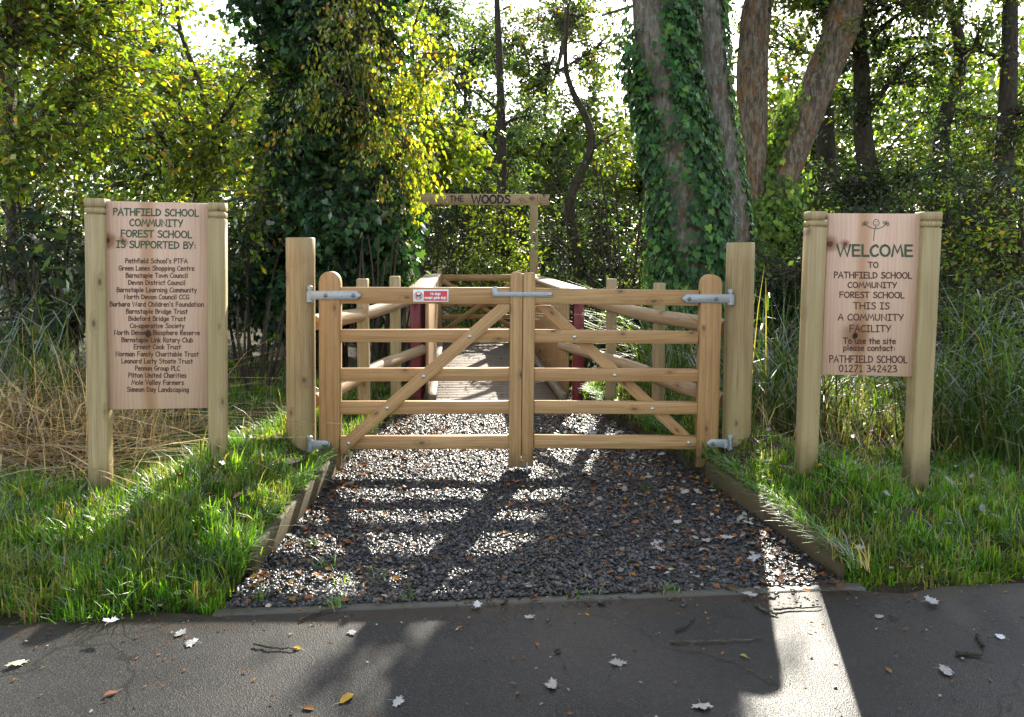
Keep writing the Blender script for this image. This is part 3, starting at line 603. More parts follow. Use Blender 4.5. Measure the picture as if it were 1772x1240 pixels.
# ------------------------------------------------------------------ woodland arch
YA = 7.85
ar = thing('entrance_arch', 'timber arch lettered THE WOODS standing at the far end of the footbridge', 'arch', (at(815, 600, YA)[0], YA, 0), None)
Pm = [XZ(x, y, YA - .05) for x, y in ((690, 334.5), (938, 335.5), (940, 340), (946, 336), (951, 336.5), (951.5, 341), (948, 345), (952, 349), (950, 354.5), (942, 355), (690, 353.5))]
mb = MB(); prism(mb, Pm, YA - .05, YA, 'x', .004); bm_ = mb.build('beam', M['arch_wood'], ar)
for px in (709, 924):
    p1 = at(px, 354.5, YA + .0); mb = MB(); beam(mb, (p1[0], YA + .0, -.2), p1 - (0, 0, .002), .132, .1, ch=.006); mb.build('post', M['sign_post'], ar)
am = lambda x, y, h: at(x, y, YA - .051 - h * 2)
mb = MB(); text(mb, 'THE', 778, 802.5, 348, 9.5, 1.6, am); mb.build('small_lettering', M['blue_ink'], bm_)
mb = MB(); text(mb, 'WOODS', 816, 882.5, 351.5, 14, 3.1, am); mb.build('large_lettering', M['blue_ink'], bm_)
mb = MB()
for P in ([(897.5, 345), (900, 342.8), (904, 342.6), (907, 345), (902, 345.5), (897.5, 345)], [(900.5, 345.5), (901, 350.5)], [(903.5, 345.5), (903.6, 350.5)], [(907, 348), (909, 347), (911, 349), (909, 350), (907, 348)]): ribbon(mb, smooth(P, 3) if len(P) > 3 else np.array(P, float), .8, am, .0012)
mb.build('mushroom_drawing', M['burn_ink'], bm_); mb = MB()
for k in range(5):
    a = k * 1.257; cx, cyy = 920.5, 343; ribbon(mb, smooth([(cx, cyy), (cx + 4.5 * math.cos(a - .4), cyy + 3.4 * math.sin(a - .4)), (cx + 5 * math.cos(a + .4), cyy + 3.8 * math.sin(a + .4)), (cx, cyy)], 3), .7, am, .0013 + .0002 * k)
mb.build('flower_drawing', M['burn_ink'], bm_); mb = MB()
for P in ([(931, 338), (929.5, 343), (931.5, 349), (935, 353)], [(936, 338), (934, 342), (937, 346), (935, 351), (939, 353)], [(938, 344), (944, 339), (949, 338)], [(938, 346), (945, 347), (949, 351)], [(940, 350), (943, 352)], [(941, 341), (945, 343)]): ribbon(mb, smooth(P, 4), .8, am, .0012)
mb.build('butterfly_drawing', M['burn_ink'], bm_)

# ------------------------------------------------------------------ sign boards
BM = board_mat('supporter_board_timber', ((.695, .207), (.205, .02)), .215)
def plane_map(c4):
    p0, p1, p3 = c4[0], c4[1], c4[3]; n = nrm(np.cross(p1 - p0, p3 - p0))
    if np.dot(n, CAM - p0) < 0: n = -n
    def f(px, py, h):
        d = ray(px, py); t = np.dot(p0 - CAM, n) / np.dot(d, n); return CAM + d * t + n * h
    return f, n
def sign(label, board_px, Ys, posts, inks, emblem):
    base = at(*posts[0][1], posts[0][4]); root = thing('sign_board', label, 'sign', (base[0], base[1], float(terr(base[0], base[1]))), 'timber signs either side of the gate')
    c4 = [at(*p, Y) for p, Y in zip(board_px, (Ys[0], Ys[1], Ys[1], Ys[0]))]
    c4[2] = c4[1] + (c4[2] - c4[1]); f, n = plane_map(c4)
    fr = [f(px, py, 0) for px, py in board_px]; bk = [p - n * .032 for p in fr]
    ctr = sum(fr) / 4; In = [p + nrm(ctr - p) * .004 + n * .0 for p in fr]; fr2 = [p - n * .004 for p in fr]
    V = In + fr2 + bk; Fc = [(0, 1, 2, 3), (11, 10, 9, 8)] + [(r * 4 + i, (r + 1) * 4 + i, (r + 1) * 4 + (i + 1) % 4, r * 4 + (i + 1) % 4) for r in (0, 1) for i in range(4)]
    ex = nrm(fr[1] - fr[0]); ez = nrm(fr[0] - fr[3]); G = [((fr[0] - v) @ ez, (v - fr[0]) @ ex, (v - fr[0]) @ n) for v in V]
    mb = MB(); mb.add(V, Fc, G); bo = mb.build('board', BM, root)
    for (pt, pb, wpx, dep, Y) in posts:
        p1 = at(*pt, Y); p0 = at(*pb, Y); d = nrm(p0 - p1); wd = wpx / F * (Y + 5) * 1.0; sd = ex
        zg = float(terr(p0[0], p0[1])); p0 = p1 + d * ((p1[2] - zg + .1) / -d[2])
        p1 = p1 + n * -dep / 2; p0 = p0 + n * -dep / 2
        mb = MB(); g1, g2 = .042, .076
        beam(mb, p0, p1 + d * (g2 + .008), wd, dep, side=sd, ch=.003)
        beam(mb, p1 + d * (g2 + .0082), p1 + d * (g2 + .0002), wd - .014, dep - .014, side=sd, ch=.001)
        beam(mb, p1 + d * g2, p1 + d * (g1 + .008), wd, dep, side=sd, ch=.0025)
        beam(mb, p1 + d * (g1 + .0078), p1 + d * (g1 + .0002), wd - .014, dep - .014, side=sd, ch=.001)
        beam(mb, p1 + d * g1, p1, wd + .001, dep + .001, side=sd, ch=.0025)
        mb.build('post', M['sign_post'], root)
    for (name, mat, lines, wd) in inks:
        for (s, x0, x1, yb, cap, slope) in lines:
            mb = MB(); text(mb, s, x0, x1, yb, cap, wd, f, slope); mb.build(name, M[mat], bo)
    if emblem:
        mb = MB(); emblem(mb, f); mb.build('emblem', M['green_ink'], bo)
def z1(x, y): return 100 + x / 2.297, 320 + y / 2.297
def z2(x, y): return 1340 + x / 2.297, 340 + y / 2.297
def ln(s, x0, x1, yc, cap, zf, slope): a = zf(x0, yc); b_ = zf(x1, yc); cp = cap / 2.297; return (s, a[0], b_[0], a[1] + cp / 2 - slope * (b_[0] - a[0]) / 2, cp, slope)
T1 = [ln(s, x0, x1, y, 27, z1, .017) for s, x0, x1, y in (('PATHFIELD SCHOOL', 220, 560, 108), ('COMMUNITY', 285, 497, 150), ('FOREST SCHOOL', 250, 533, 194), ('IS SUPPORTED BY:', 232, 550, 237))]
LST = (("Pathfield School's PTFA", 268, 516, 301), ('Green Lanes Shopping Centre', 242, 543, 330), ('Barnstaple Town Council', 270, 517, 358.5), ('Devon District Council', 280, 507, 387), ('Barnstaple Learning Community', 234, 552, 416),
 ('North Devon Council CCG', 264, 523, 444), ("Barbara Ward Children's Foundation", 207, 580, 473), ('Barnstaple Bridge Trust', 271, 517, 501.5), ('Bideford Bridge Trust', 281, 509, 530), ('Co-operative Society', 287, 503, 558.5), ("North Devon's Biosphere Reserve", 224, 565, 586),
 ('Barnstaple Link Rotary Club', 253, 537, 615), ('Ernest Cook Trust', 302, 490, 642.5), ('Norman Family Charitable Trust', 230, 560, 671), ('Leonard Laity Stoate Trust', 253, 537, 699), ('Pennon Group PLC', 307, 486, 727.5), ('Pilton United Charities', 281, 512, 755.5), ('Mole Valley Farmers', 293, 502, 784), ('Simeon Day Landscaping', 275, 521, 812))
T2 = [ln(s, x0, x1, y, 18.5, z1, .004) for s, x0, x1, y in LST]
sign('tall timber sign listing the supporters in small brown lettering, left of the gate', [(177.5, 347), (361, 351.5), (360.5, 706), (184, 709)], (-.86, -.76),
     [((162.5, 342.5), (169.5, 838), 32, .105, -.90), ((374, 350), (375, 802), 28, .10, -.80)],
     [('title_lettering', 'green_ink', T1, 2.2), ('list_lettering', 'brown_ink', T2, 1.4)], None)
R1 = [ln('WELCOME', 248, 550, 214, 44, z2, .006)]
R2 = [ln(s, x0, x1, y, cp, z2, .008) for s, x0, x1, y, cp in (('TO', 372, 413, 271, 22), ('PATHFIELD SCHOOL', 236, 546, 312, 24), ('COMMUNITY', 291, 486, 351, 22), ('FOREST SCHOOL', 258, 516, 390.5, 23), ('THIS IS', 313, 457, 433.5, 26), ('A COMMUNITY', 252, 513, 479, 25), ('FACILITY', 298, 463, 524, 26),
   ('To use the site', 273, 482, 573, 23), ('please contact:', 273, 480, 601, 22), ('PATHFIELD SCHOOL', 218, 528, 646, 27), ('01271 342423', 256, 487, 683, 27))]
def emblem(mb, f):
    a = np.linspace(0, 2 * np.pi, 21); cx, cyy = z2(404.5, 104)
    ribbon(mb, np.stack([cx + 5.2 * np.cos(a), cyy + 6 * np.sin(a)], 1), 1.0, f, .0012)
    ribbon(mb, smooth([z2(399, 108), z2(404, 112), z2(409, 108)], 4), .8, f, .0014)
    for q in ((400, 99), (409, 99)): ribbon(mb, [z2(*q), z2(q[0], q[1] + 2)], 1.0, f, .0014)
    ribbon(mb, smooth([z2(404, 118), z2(400, 128), z2(397, 145), z2(394, 175)], 4), 1.2, f, .0013)
    ribbon(mb, smooth([z2(364, 112), z2(380, 122), z2(404, 127), z2(428, 121), z2(440, 112)], 4), 1.2, f, .0015)
    for sx, c0 in ((-1, (362, 110)), (1, (442, 109))):
        for k, an in enumerate((-2.3, -1.4, -.5, .3)):
            an2 = an if sx > 0 else math.pi - an
            dx, dy = 15 * math.cos(an2), 13 * math.sin(an2)
            ribbon(mb, smooth([z2(*c0), z2(c0[0] + dx * .5 - dy * .3, c0[1] + dy * .5 + dx * .3), z2(c0[0] + dx, c0[1] + dy), z2(c0[0] + dx * .5 + dy * .3, c0[1] + dy * .5 - dx * .3), z2(*c0)], 3), .9, f, .0012 + .0002 * k)
BM = board_mat('welcome_board_timber', ((.64, .160), (.16, .012)), .185)
sign('shorter timber sign headed WELCOME with a small green figure emblem, right of the gate', [(1434.5, 368.5), (1598, 369.5), (1583, 652), (1421.5, 648)], (-.80, -.82),
     [((1417.5, 365), (1400, 812), 29.5, .105, -.84), ((1615.5, 366), (1591, 846), 31.5, .105, -.86)],
     [('title_lettering', 'green_ink', R1, 3.9), ('lettering', 'brown_ink', R2, 1.9)], emblem)

# ================================================================== vegetation
def pip(px, py, poly):
    inside = np.zeros(np.shape(px), bool); n = len(poly); j = n - 1
    for i in range(n):
        xi, yi = poly[i]; xj, yj = poly[j]
        cnd = ((yi > py) != (yj > py)) & (px < (xj - xi) * (py - yi) / (yj - yi + 1e-12) + xi); inside ^= cnd; j = i
    return inside
# openings in the canopy: patches of ground that sunlight reaches (traced once from the photograph, kept in ground metres)
LIT = []
for z, poly in ((0, [(575, 805), (700, 776), (880, 772), (985, 845), (952, 925), (930, 985), (745, 1052), (430, 1062), (420, 1010), (520, 930)]),
                (0, [(915, 772), (1075, 770), (1100, 800), (1060, 850), (1000, 832), (930, 800)]), (0, [(690, 690), (1065, 690), (1080, 752), (670, 757)]),
                (0, [(470, 1060), (560, 1058), (568, 1102), (430, 1108)]), (0, [(598, 1060), (655, 1060), (640, 1110), (600, 1105)]), (0, [(690, 1068), (775, 1060), (760, 1100), (690, 1108)]),
                (0, [(-200, 1190), (60, 1158), (535, 1162), (525, 1205), (575, 1275), (560, 1500), (-200, 1500)]), (0, [(1310, 1000), (1450, 1000), (1462, 1118), (1318, 1100)]), (0, [(1370, 1090), (1470, 1100), (1480, 1180), (1390, 1165)]), (0, [(1318, 1158), (1400, 1172), (1485, 1180), (1490, 1420), (1285, 1420)]),
                (0, [(1122, 1150), (1142, 1150), (1150, 1215), (1118, 1215)]), (.2, [(-300, 925), (250, 950), (440, 985), (430, 1060), (0, 1105), (-300, 1120)]),
                (.25, [(180, 690), (600, 640), (600, 780), (440, 840), (190, 845)]), (.2, [(380, 870), (560, 850), (520, 900), (430, 980), (300, 960)]),
                (.25, [(1250, 780), (1420, 770), (1440, 900), (1300, 930)]),
                (0, [(740, 672), (985, 672), (985, 694), (736, 694)]), (0, [(760, 618), (880, 618), (875, 648), (752, 648)])):
    LIT.append([tuple(gp(x, y, z)[:2]) for x, y in poly])
# plus the sunlit left-hand rails of fence and gate top
def sun_ok(P, strict=1.0, rs=None):
    """False for leaves whose shadow would fall in one of the open patches"""
    t = (P[:, 2] - .03) / SV[2]; gx = P[:, 0] - SV[0] * t; gy = P[:, 1] - SV[1] * t
    bad = np.zeros(len(P), bool)
    for poly in LIT: bad |= pip(gx, gy, poly)
    nz = fbm(gx * 2.1 + 3, gy * 1.7) + .6 * fbm(gx * 5.3, gy * 4.1 + 9)
    bad |= (nz > .36) & ((gx < -1.0) | (gy > -.2)) & (gy > -4)
    bad |= (gx < -1.05) & (gx > -3.6) & (gy < -1.0) & (gy > -2.15) & (nz > -.45)
    t2 = (P[:, 2] - .95) / SV[2]; rx = P[:, 0] - SV[0] * t2; ry = P[:, 1] - SV[1] * t2     # left log rails stay in sun
    bad |= (np.abs(rx + 1.28 - (ry - .1) * .2) < .16) & (ry > -.1) & (ry < 1.5) & (t2 > 0)
    t3_ = (P[:, 2] - .8) / SV[2]; qx = P[:, 0] - SV[0] * t3_; qy = P[:, 1] - SV[1] * t3_    # inner face of the left parapet
    bad |= (np.abs(qx + .76 + (qy - 2.3) * .0718) < .14) & (qy > 2.2) & (qy < 4.4) & (t3_ > 0)
    return ~bad

T_QUAD = (np.array([(0, 0, 0), (.31, .42, .07), (0, 1, -.04), (-.31, .42, .07)]), np.array([(0, 1, 2), (0, 2, 3)]))
T_OV = (np.array([(0, 0, 0), (.27, .26, .06), (.27, .6, .04), (0, 1, -.10), (-.27, .6, .04), (-.27, .26, .06)]), np.array([(0, 1, 2, 3), (0, 3, 4, 5)]))
T_IVY = (np.array([(0, .12, 0), (.20, -.05, .03), (.47, .10, .05), (.36, .34, .03), (.44, .56, .0), (.20, .62, .02), (0, 1, -.08), (-.20, .62, .02), (-.44, .56, .0), (-.36, .34, .03), (-.47, .10, .05), (-.20, -.05, .03)]),
         np.array([(0, 1, 2, 3, 4, 5, 6), (0, 6, 7, 8, 9, 10, 11)]))
T_SYC = (np.array([(0, .05, 0), (.30, -.08, .03), (.58, .20, -.02), (.36, .34, .04), (.50, .68, -.02), (.20, .62, .04), (0, 1.02, -.1), (-.20, .62, .04), (-.50, .68, -.02), (-.36, .34, .04), (-.58, .20, -.02), (-.30, -.08, .03)]),
         np.array([(0, 1, 2, 3, 4, 5, 6), (0, 6, 7, 8, 9, 10, 11)]))
def scatter(mb, T, P, L, N, size, C, asp=1.0):
    n = len(P)
    if n == 0: return
    L = nrm(L); X = nrm(np.cross(L, N)); Z = np.cross(X, L); V0, F0 = T; k = len(V0)
    size = np.broadcast_to(size, (n,)); asp = np.broadcast_to(asp, (n,))
    V = P[:, None] + size[:, None, None] * (V0[None, :, 0, None] * asp[:, None, None] * X[:, None] + V0[None, :, 1, None] * L[:, None] + V0[None, :, 2, None] * Z[:, None])
    Fc = (np.arange(n) * k)[:, None, None] + F0[None]
    mb.add(V.reshape(-1, 3), Fc.reshape(-1, F0.shape[1]), None, np.repeat(C, k, 0))
GAIN = 1.0
def pick(rs, n, pal, var=.28):
    wts = np.array([p[1] for p in pal], float); idx = rs.choice(len(pal), n, p=wts / wts.sum())
    C = np.array([p[0] for p in pal])[idx] * GAIN; return C * np.exp(rs.normal(0, var, (n, 1))) * np.exp(rs.normal(0, .06, (n, 3)))
GAIN = 1.45
def bez(a, b_, c_, n): t = np.linspace(0, 1, n)[:, None]; return (1 - t) ** 2 * a + 2 * t * (1 - t) * b_ + t * t * c_

PAL = {
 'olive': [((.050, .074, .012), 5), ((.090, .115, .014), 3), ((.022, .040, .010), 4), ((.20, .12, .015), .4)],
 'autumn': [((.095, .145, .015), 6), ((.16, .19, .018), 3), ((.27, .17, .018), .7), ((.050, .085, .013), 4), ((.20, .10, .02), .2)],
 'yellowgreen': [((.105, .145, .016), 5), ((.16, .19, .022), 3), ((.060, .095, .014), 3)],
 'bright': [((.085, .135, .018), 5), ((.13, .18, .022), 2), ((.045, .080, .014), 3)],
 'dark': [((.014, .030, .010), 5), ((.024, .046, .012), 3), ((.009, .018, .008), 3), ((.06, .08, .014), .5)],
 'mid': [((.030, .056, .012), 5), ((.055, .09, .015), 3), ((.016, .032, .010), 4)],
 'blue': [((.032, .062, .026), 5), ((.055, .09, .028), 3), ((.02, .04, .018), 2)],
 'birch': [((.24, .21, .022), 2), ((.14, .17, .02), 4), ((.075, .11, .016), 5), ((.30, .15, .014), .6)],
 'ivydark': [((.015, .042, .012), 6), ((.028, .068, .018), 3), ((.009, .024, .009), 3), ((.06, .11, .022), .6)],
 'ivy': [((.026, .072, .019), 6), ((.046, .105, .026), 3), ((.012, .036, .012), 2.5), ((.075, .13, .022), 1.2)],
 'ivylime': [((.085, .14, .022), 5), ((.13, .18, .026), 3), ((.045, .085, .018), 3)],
 'reed': [((.045, .085, .022), 5), ((.07, .11, .022), 3), ((.20, .17, .07), .8)],
}
def grow(root, blobs, origin_pts, pal, rs, lsize, per_tip, T=T_QUAD, droop=.35, limb_r=.05, bark_m='bark_dark', spread=.26, flt=True, trunk_mb=None, crown_name='crown', limb_name='limbs', asp=1.0, lmat='leaf', twig=.006, dens=1.7):
    """limbs to every clump of crown, twigs to tips, leaves in sprays round each twig"""
    lm = MB(); tm = MB(); op = np.asarray(origin_pts, float)
    for (c, r, nt) in blobs:
        c = np.asarray(c, float); r = np.asarray(r, float); nt = int(nt * dens)
        w_ = op[np.argmin(np.linalg.norm((op - c) * (1, 1, .6) + (0, 0, .5 * r[2]), axis=1))]
        mid = (w_ + c) / 2 + rs.normal(0, .12, 3) * np.linalg.norm(c - w_) + (0, 0, .12 * np.linalg.norm(c - w_))
        limb = bez(w_, mid, c + rs.normal(0, .2, 3) * r, 10); lr = limb_r * (.5 + .5 * min(1.5, np.mean(r)))
        if flt and (~sun_ok(limb)).sum() > 3: lr *= .3
        tube(tm, limb, np.linspace(lr, lr * .35, 10), 7, .1, rs.randint(99), caps=False)
        d = nrm(rs.normal(0, 1, (nt, 3))); rad = rs.uniform(.25, 1.0, (nt, 1)) ** .55
        tips = c + d * rad * r
        # drop tips in noisy holes so the outline stays ragged
        hole = np.array([mnoise.noise(Vector(t * 1.1 / max(.6, min(1.4, r.mean())))) for t in tips]); tips = tips[hole > -.22]
        for tp in tips:
            k = rs.randint(3, 10); s0 = limb[k]; q = (s0 + tp) / 2 + rs.normal(0, .12, 3) * np.linalg.norm(tp - s0) + (0, 0, .1)
            br_ = bez(s0, q, tp, 6)
            if flt and (~sun_ok(br_)).any(): continue
            tube(tm, br_, np.linspace(twig * 2.2, twig * .5, 6), 4, 0, 0, caps=False)
            n = max(6, int(per_tip * rs.uniform(.5, 1.4))); ns_ = max(3, n // 9); bd = nrm(br_[-1] - br_[-3])
            us = 1 - rs.uniform(0, 1, ns_) ** 1.3 * .8; us[0] = 1.0; i0 = np.clip((us * 5).astype(int), 0, 4); f = (us * 5 - i0)[:, None]
            o_ = br_[i0] * (1 - f) + br_[i0 + 1] * f; sd_ = nrm(rs.normal(0, .75, (ns_, 3)) * (1, 1, .6) + bd * .8 + np.array([0, 0, -droop * .9])); sl_ = spread * rs.uniform(.9, 2.2, ns_)
            sn_ = nrm(rs.normal(0, .45, (ns_, 3)) + np.array([0, 0, 1.0])); sx_ = nrm(np.cross(sd_, sn_))
            if flt: gd = sun_ok(o_ + sd_ * sl_[:, None]); 
            else: gd = np.ones(ns_, bool)
            for q in range(ns_):
                if gd[q]: tube(tm, np.array([o_[q], o_[q] + sd_[q] * sl_[q] * .55 + (0, 0, .02), o_[q] + sd_[q] * sl_[q]]), [twig * .7, twig * .5, twig * .3], 3, caps=False)
            j = rs.randint(0, ns_, n); t_ = rs.uniform(.08, 1.05, n); sg = np.where(rs.rand(n) < .5, -1.0, 1.0)
            P = o_[j] + sd_[j] * (sl_[j] * t_)[:, None] + rs.normal(0, .03 + spread * .06, (n, 3)) - np.array([0, 0, .06]) * (t_ ** 2)[:, None]
            L = nrm(sd_[j] * .55 + sx_[j] * (sg * rs.uniform(.3, 1.0, n))[:, None] + rs.normal(0, .25, (n, 3)) + np.array([0, 0, -droop * .8]))
            N = nrm(sn_[j] + rs.normal(0, .38, (n, 3)))
            ok = sun_ok(P) if flt else np.ones(n, bool)
            m = ok.sum(); tint = np.exp(rs.normal(0, .16))
            scatter(lm, T, P[ok], L[ok], N[ok], lsize * rs.uniform(.6, 1.25, m), pick(rs, m, pal) * tint, asp * rs.uniform(.75, 1.2, m))
    if tm.n: tm.build(limb_name, M[bark_m], root, smooth=True)
    if lm.n: lm.build(crown_name, M[lmat], root, usecol=True)
def trunk(root, pts, radii, bark_m, sides=18, rough=.12, seed=1, name='trunk'):
    pts = np.asarray(pts, float); n = max(12, int(len(pts) * 6)); t = np.linspace(0, 1, len(pts)); tt = np.linspace(0, 1, n)
    P = smooth(pts, 6) if len(pts) > 2 else np.stack([np.interp(tt, t, pts[:, i]) for i in range(3)], 1)
    R = np.interp(np.linspace(0, 1, len(P)), np.linspace(0, 1, len(radii)), radii)
    mb = MB(); tube(mb, P, R, sides, rough, seed, ns=2.2); mb.build(name, M[bark_m], root, smooth=True); return P, R
def tree(name, label, cat, group, X, Y, height, r0, blobs, pal, seed, lsize=.07, per_tip=45, bark_m='bark_dark', lean=(0, 0), bend=.12, **kw):
    rs = RS(seed); z0 = float(terr(X, Y)); root = thing(name, label, cat, (X, Y, z0), group)
    pts = [np.array([X + lean[0] * f + rs.normal(0, bend) * (0 < f), Y + lean[1] * f + rs.normal(0, bend) * (0 < f), z0 - .15 + height * f]) for f in np.linspace(0, 1, 6)]
    P, R = trunk(root, pts, [r0 * 1.3, r0, r0 * .85, r0 * .65, r0 * .45, r0 * .2], bark_m, 14, .12, seed)
    grow(root, blobs, P[len(P) // 6:], PAL[pal] if isinstance(pal, str) else pal, rs, lsize, per_tip, bark_m=bark_m, limb_r=r0 * .35, **kw); return root
def B(px, py, Y, rx, ry, rz, n): return (at(px, py, Y), (rx, ry, rz), n)

# ---- the big ivy-clad trees on the right
def ivy_on(parent, P, R, rs, n, dens, pal, size=.085, lift=.03, T=T_IVY, name='ivy', thick=.05):
    """leaves hung on the trunk surface; dens(u, angle) -> 0..1, angle 0 = towards +X, -pi/2 = towards the camera (-Y)"""
    u = rs.uniform(0, 1, n * 3); a = rs.uniform(-math.pi, math.pi, n * 3); k = rs.uniform(0, 1, n * 3) < dens(u, a); u, a = u[k][:n], a[k][:n]; m = len(u)
    f = u * (len(P) - 1); i = np.clip(f.astype(int), 0, len(P) - 2); f = (f - i)[:, None]
    c = P[i] * (1 - f) + P[i + 1] * f; r = R[i] * (1 - f[:, 0]) + R[i + 1] * f[:, 0]
    out = np.stack([np.cos(a), np.sin(a), np.zeros(m)], 1); bump = .5 + .5 * np.sin(a * 3 + u * 31) * np.sin(u * 47 + a * 2)
    Q = c + out * (r + lift + thick * bump * rs.uniform(.2, 1.3, m))[:, None]
    side = np.stack([-out[:, 1], out[:, 0], np.zeros(m)], 1)
    L = nrm(np.array([0, 0, -1.0]) + side * rs.normal(0, .55, (m, 1)) + out * rs.uniform(.05, .7, (m, 1))); N = nrm(out + rs.normal(0, .35, (m, 3)) + np.array([0, 0, .35]))
    mb = MB(); scatter(mb, T, Q, L, N, size * rs.uniform(.45, 1.25, m), pick(rs, m, pal, .3)); return mb.build(name, M['ivy'], parent, usecol=True)
rs = RS(11)
Y1 = 3.3
b1 = at(1215, 640, Y1); t1 = thing('ivy_clad_tree', 'big grey double-trunked tree wrapped in dark green ivy behind the right gate post', 'tree', (b1[0], Y1, .1), None)
def pxpath(pts, Y, zmin=None): return [at(x, y, Y) for x, y in pts]
PA, RA = trunk(t1, pxpath([(1215, 700), (1205, 560), (1195, 420), (1172, 260), (1150, 120), (1136, 0), (1118, -200), (1095, -420)], Y1), [.36, .34, .30, .28, .26, .25, .22, .18], 'bark_grey', 28, .16, 2)
PB, RB = trunk(t1, pxpath([(1250, 700), (1258, 560), (1270, 430), (1256, 300), (1238, 180), (1222, 60), (1210, -60), (1195, -400)], Y1 + .5), [.24, .21, .185, .18, .19, .205, .20, .15], 'bark_grey', 24, .14, 5)
def dA(u, a):
    side = np.cos(a - (-.55)); low = 1 - sstep(u, .42, .72)       # dense low down, a strip to the right higher up
    return np.clip(low * 1.2 + .95 * sstep(side, .25, .75) * (1 - .25 * u) + .10 * sstep(np.cos(a - 2.6), .6, .9) + .35 * (1 - sstep(np.cos(a + 2.5), -.2, .7)) * (1 - sstep(u, .55, .8)), 0, 1) * (1 - .85 * sstep(np.cos(a + 1.95), .90, .985) * sstep(u, .18, .35))
ivy_on(t1, PA, RA, rs, 14000, dA, PAL['ivy'], .074, .03, thick=.16)
def dB(u, a): return np.clip(1.1 * sstep(np.cos(a - .1), .35, .85) + (1 - sstep(u, .12, .30)) * 1.0, 0, 1)
ivy_on(t1, PB, RB, rs, 3400, dB, PAL['ivy'][:2] + PAL['ivylime'][:1], .066, .012, thick=.035)
grow(t1, [B(1010, -160, Y1 + .6, 1.3, 1.2, .8, 36), B(1330, -330, Y1 + 1, 1.6, 1.5, .9, 40), B(1160, -420, Y1 + 1.5, 1.8, 1.6, 1.0, 40), B(1060, 40, Y1 + 1.3, .55, .6, .5, 10)], np.concatenate([PA[-12:], PB[-10:]]), PAL['mid'], rs, .085, 40, limb_r=.05, bark_m='bark_grey')

Y2 = 8.5; b2 = at(1310, 620, Y2)
t2 = thing('forked_tree', 'rust-barked tree with one upright trunk and one leaning right, lime green ivy at the fork', 'tree', (b2[0], Y2, .1), None)
PC, RC = trunk(t2, pxpath([(1318, 690), (1316, 560), (1312, 430), (1304, 300), (1301, 160), (1306, 40), (1320, -60), (1345, -400)], Y2), [.30, .26, .235, .24, .245, .24, .21, .14], 'bark_rust', 24, .15, 8)
PD, RD = trunk(t2, pxpath([(1318, 640), (1326, 480), (1340, 380), (1362, 290), (1396, 200), (1428, 120), (1456, 40), (1474, -60), (1510, -330)], Y2 - .05), [.24, .235, .24, .255, .275, .285, .28, .23, .14], 'bark_rust', 24, .15, 9, name='leaning_trunk')
def dD(u, a): return np.clip((1 - sstep(u, .26, .38)) * 1.1 + .95 * sstep(np.cos(a - 2.8), .2, .8) * (1 - sstep(u, .46, .60)), 0, 1)
ivy_on(t2, PD, RD, rs, 6500, dD, PAL['ivylime'], .10, .03, thick=.26)
def dC(u, a): return np.clip((1 - sstep(u, .16, .30)) * 1.0 + .6 * (1 - sstep(u, .25, .45)) * sstep(np.cos(a - .2), .3, .9), 0, 1)
ivy_on(t2, PC, RC, rs, 3600, dC, PAL['ivylime'], .082, .02, thick=.06)
grow(t2, [B(1480, -230, Y2 + .5, 1.4, 1.3, .8, 36), B(1640, -180, Y2 + 1.2, 1.6, 1.5, .8, 40), B(1420, 30, Y2 + .9, .7, .7, .5, 14), B(1570, 20, Y2 + .6, .9, .8, .35, 16)], np.concatenate([PC[-10:], PD[-14:]]), PAL['mid'], rs, .085, 38, bark_m='bark_rust')

# ---- ivy column on the left with a yellowing birch beside it
rs = RS(21); Y3 = 4.0; b3 = at(560, 640, Y3)
t3 = thing('ivy_clad_tree', 'tree entirely hidden under very dark ivy, right of the supporters sign', 'tree', (b3[0], Y3, .1), None)
PE, RE = trunk(t3, pxpath([(566, 690), (562, 500), (555, 330), (548, 150), (545, 0), (540, -300)], Y3), [.26, .24, .22, .20, .18, .12], 'bark_dark', 18, .12, 4)
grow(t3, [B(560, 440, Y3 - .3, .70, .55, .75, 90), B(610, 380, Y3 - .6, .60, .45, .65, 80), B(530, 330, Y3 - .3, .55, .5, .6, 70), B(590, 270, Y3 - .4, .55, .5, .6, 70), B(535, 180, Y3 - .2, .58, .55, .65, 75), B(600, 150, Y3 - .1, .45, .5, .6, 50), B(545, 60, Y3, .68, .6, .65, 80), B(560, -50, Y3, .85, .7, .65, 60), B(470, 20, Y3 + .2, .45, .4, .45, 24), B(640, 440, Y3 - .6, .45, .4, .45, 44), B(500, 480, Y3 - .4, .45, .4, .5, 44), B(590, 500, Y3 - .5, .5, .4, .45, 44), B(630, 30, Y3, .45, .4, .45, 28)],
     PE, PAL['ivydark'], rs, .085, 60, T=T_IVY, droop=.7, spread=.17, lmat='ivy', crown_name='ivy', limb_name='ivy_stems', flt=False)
bt_ = tree('birch_tree', 'birch with drooping sprays of small yellow and orange leaves, beside the dark ivy column', 'tree', 'trees behind the gate', at(668, 600, 4.3)[0], 4.3, 5.2, .07,
     [B(650, 60, 3.6, .55, .4, .8, 50), B(630, 190, 3.1, .48, .4, .8, 54), B(690, 240, 3.3, .5, .4, .6, 54), B(725, 270, 3.7, .3, .3, .3, 20), B(720, 130, 3.8, .6, .5, .6, 50), B(580, 110, 3.0, .35, .3, .7, 26), B(668, 320, 3.2, .35, .3, .3, 24), B(520, 200, 3.0, .25, .25, .4, 12), B(600, -20, 3.3, .5, .4, .4, 24)],
     'birch', 23, .056, 34, droop=1.2, flt=False, dens=.62, spread=.17, bark_m='bark_pale', T=T_OV, twig=.004)
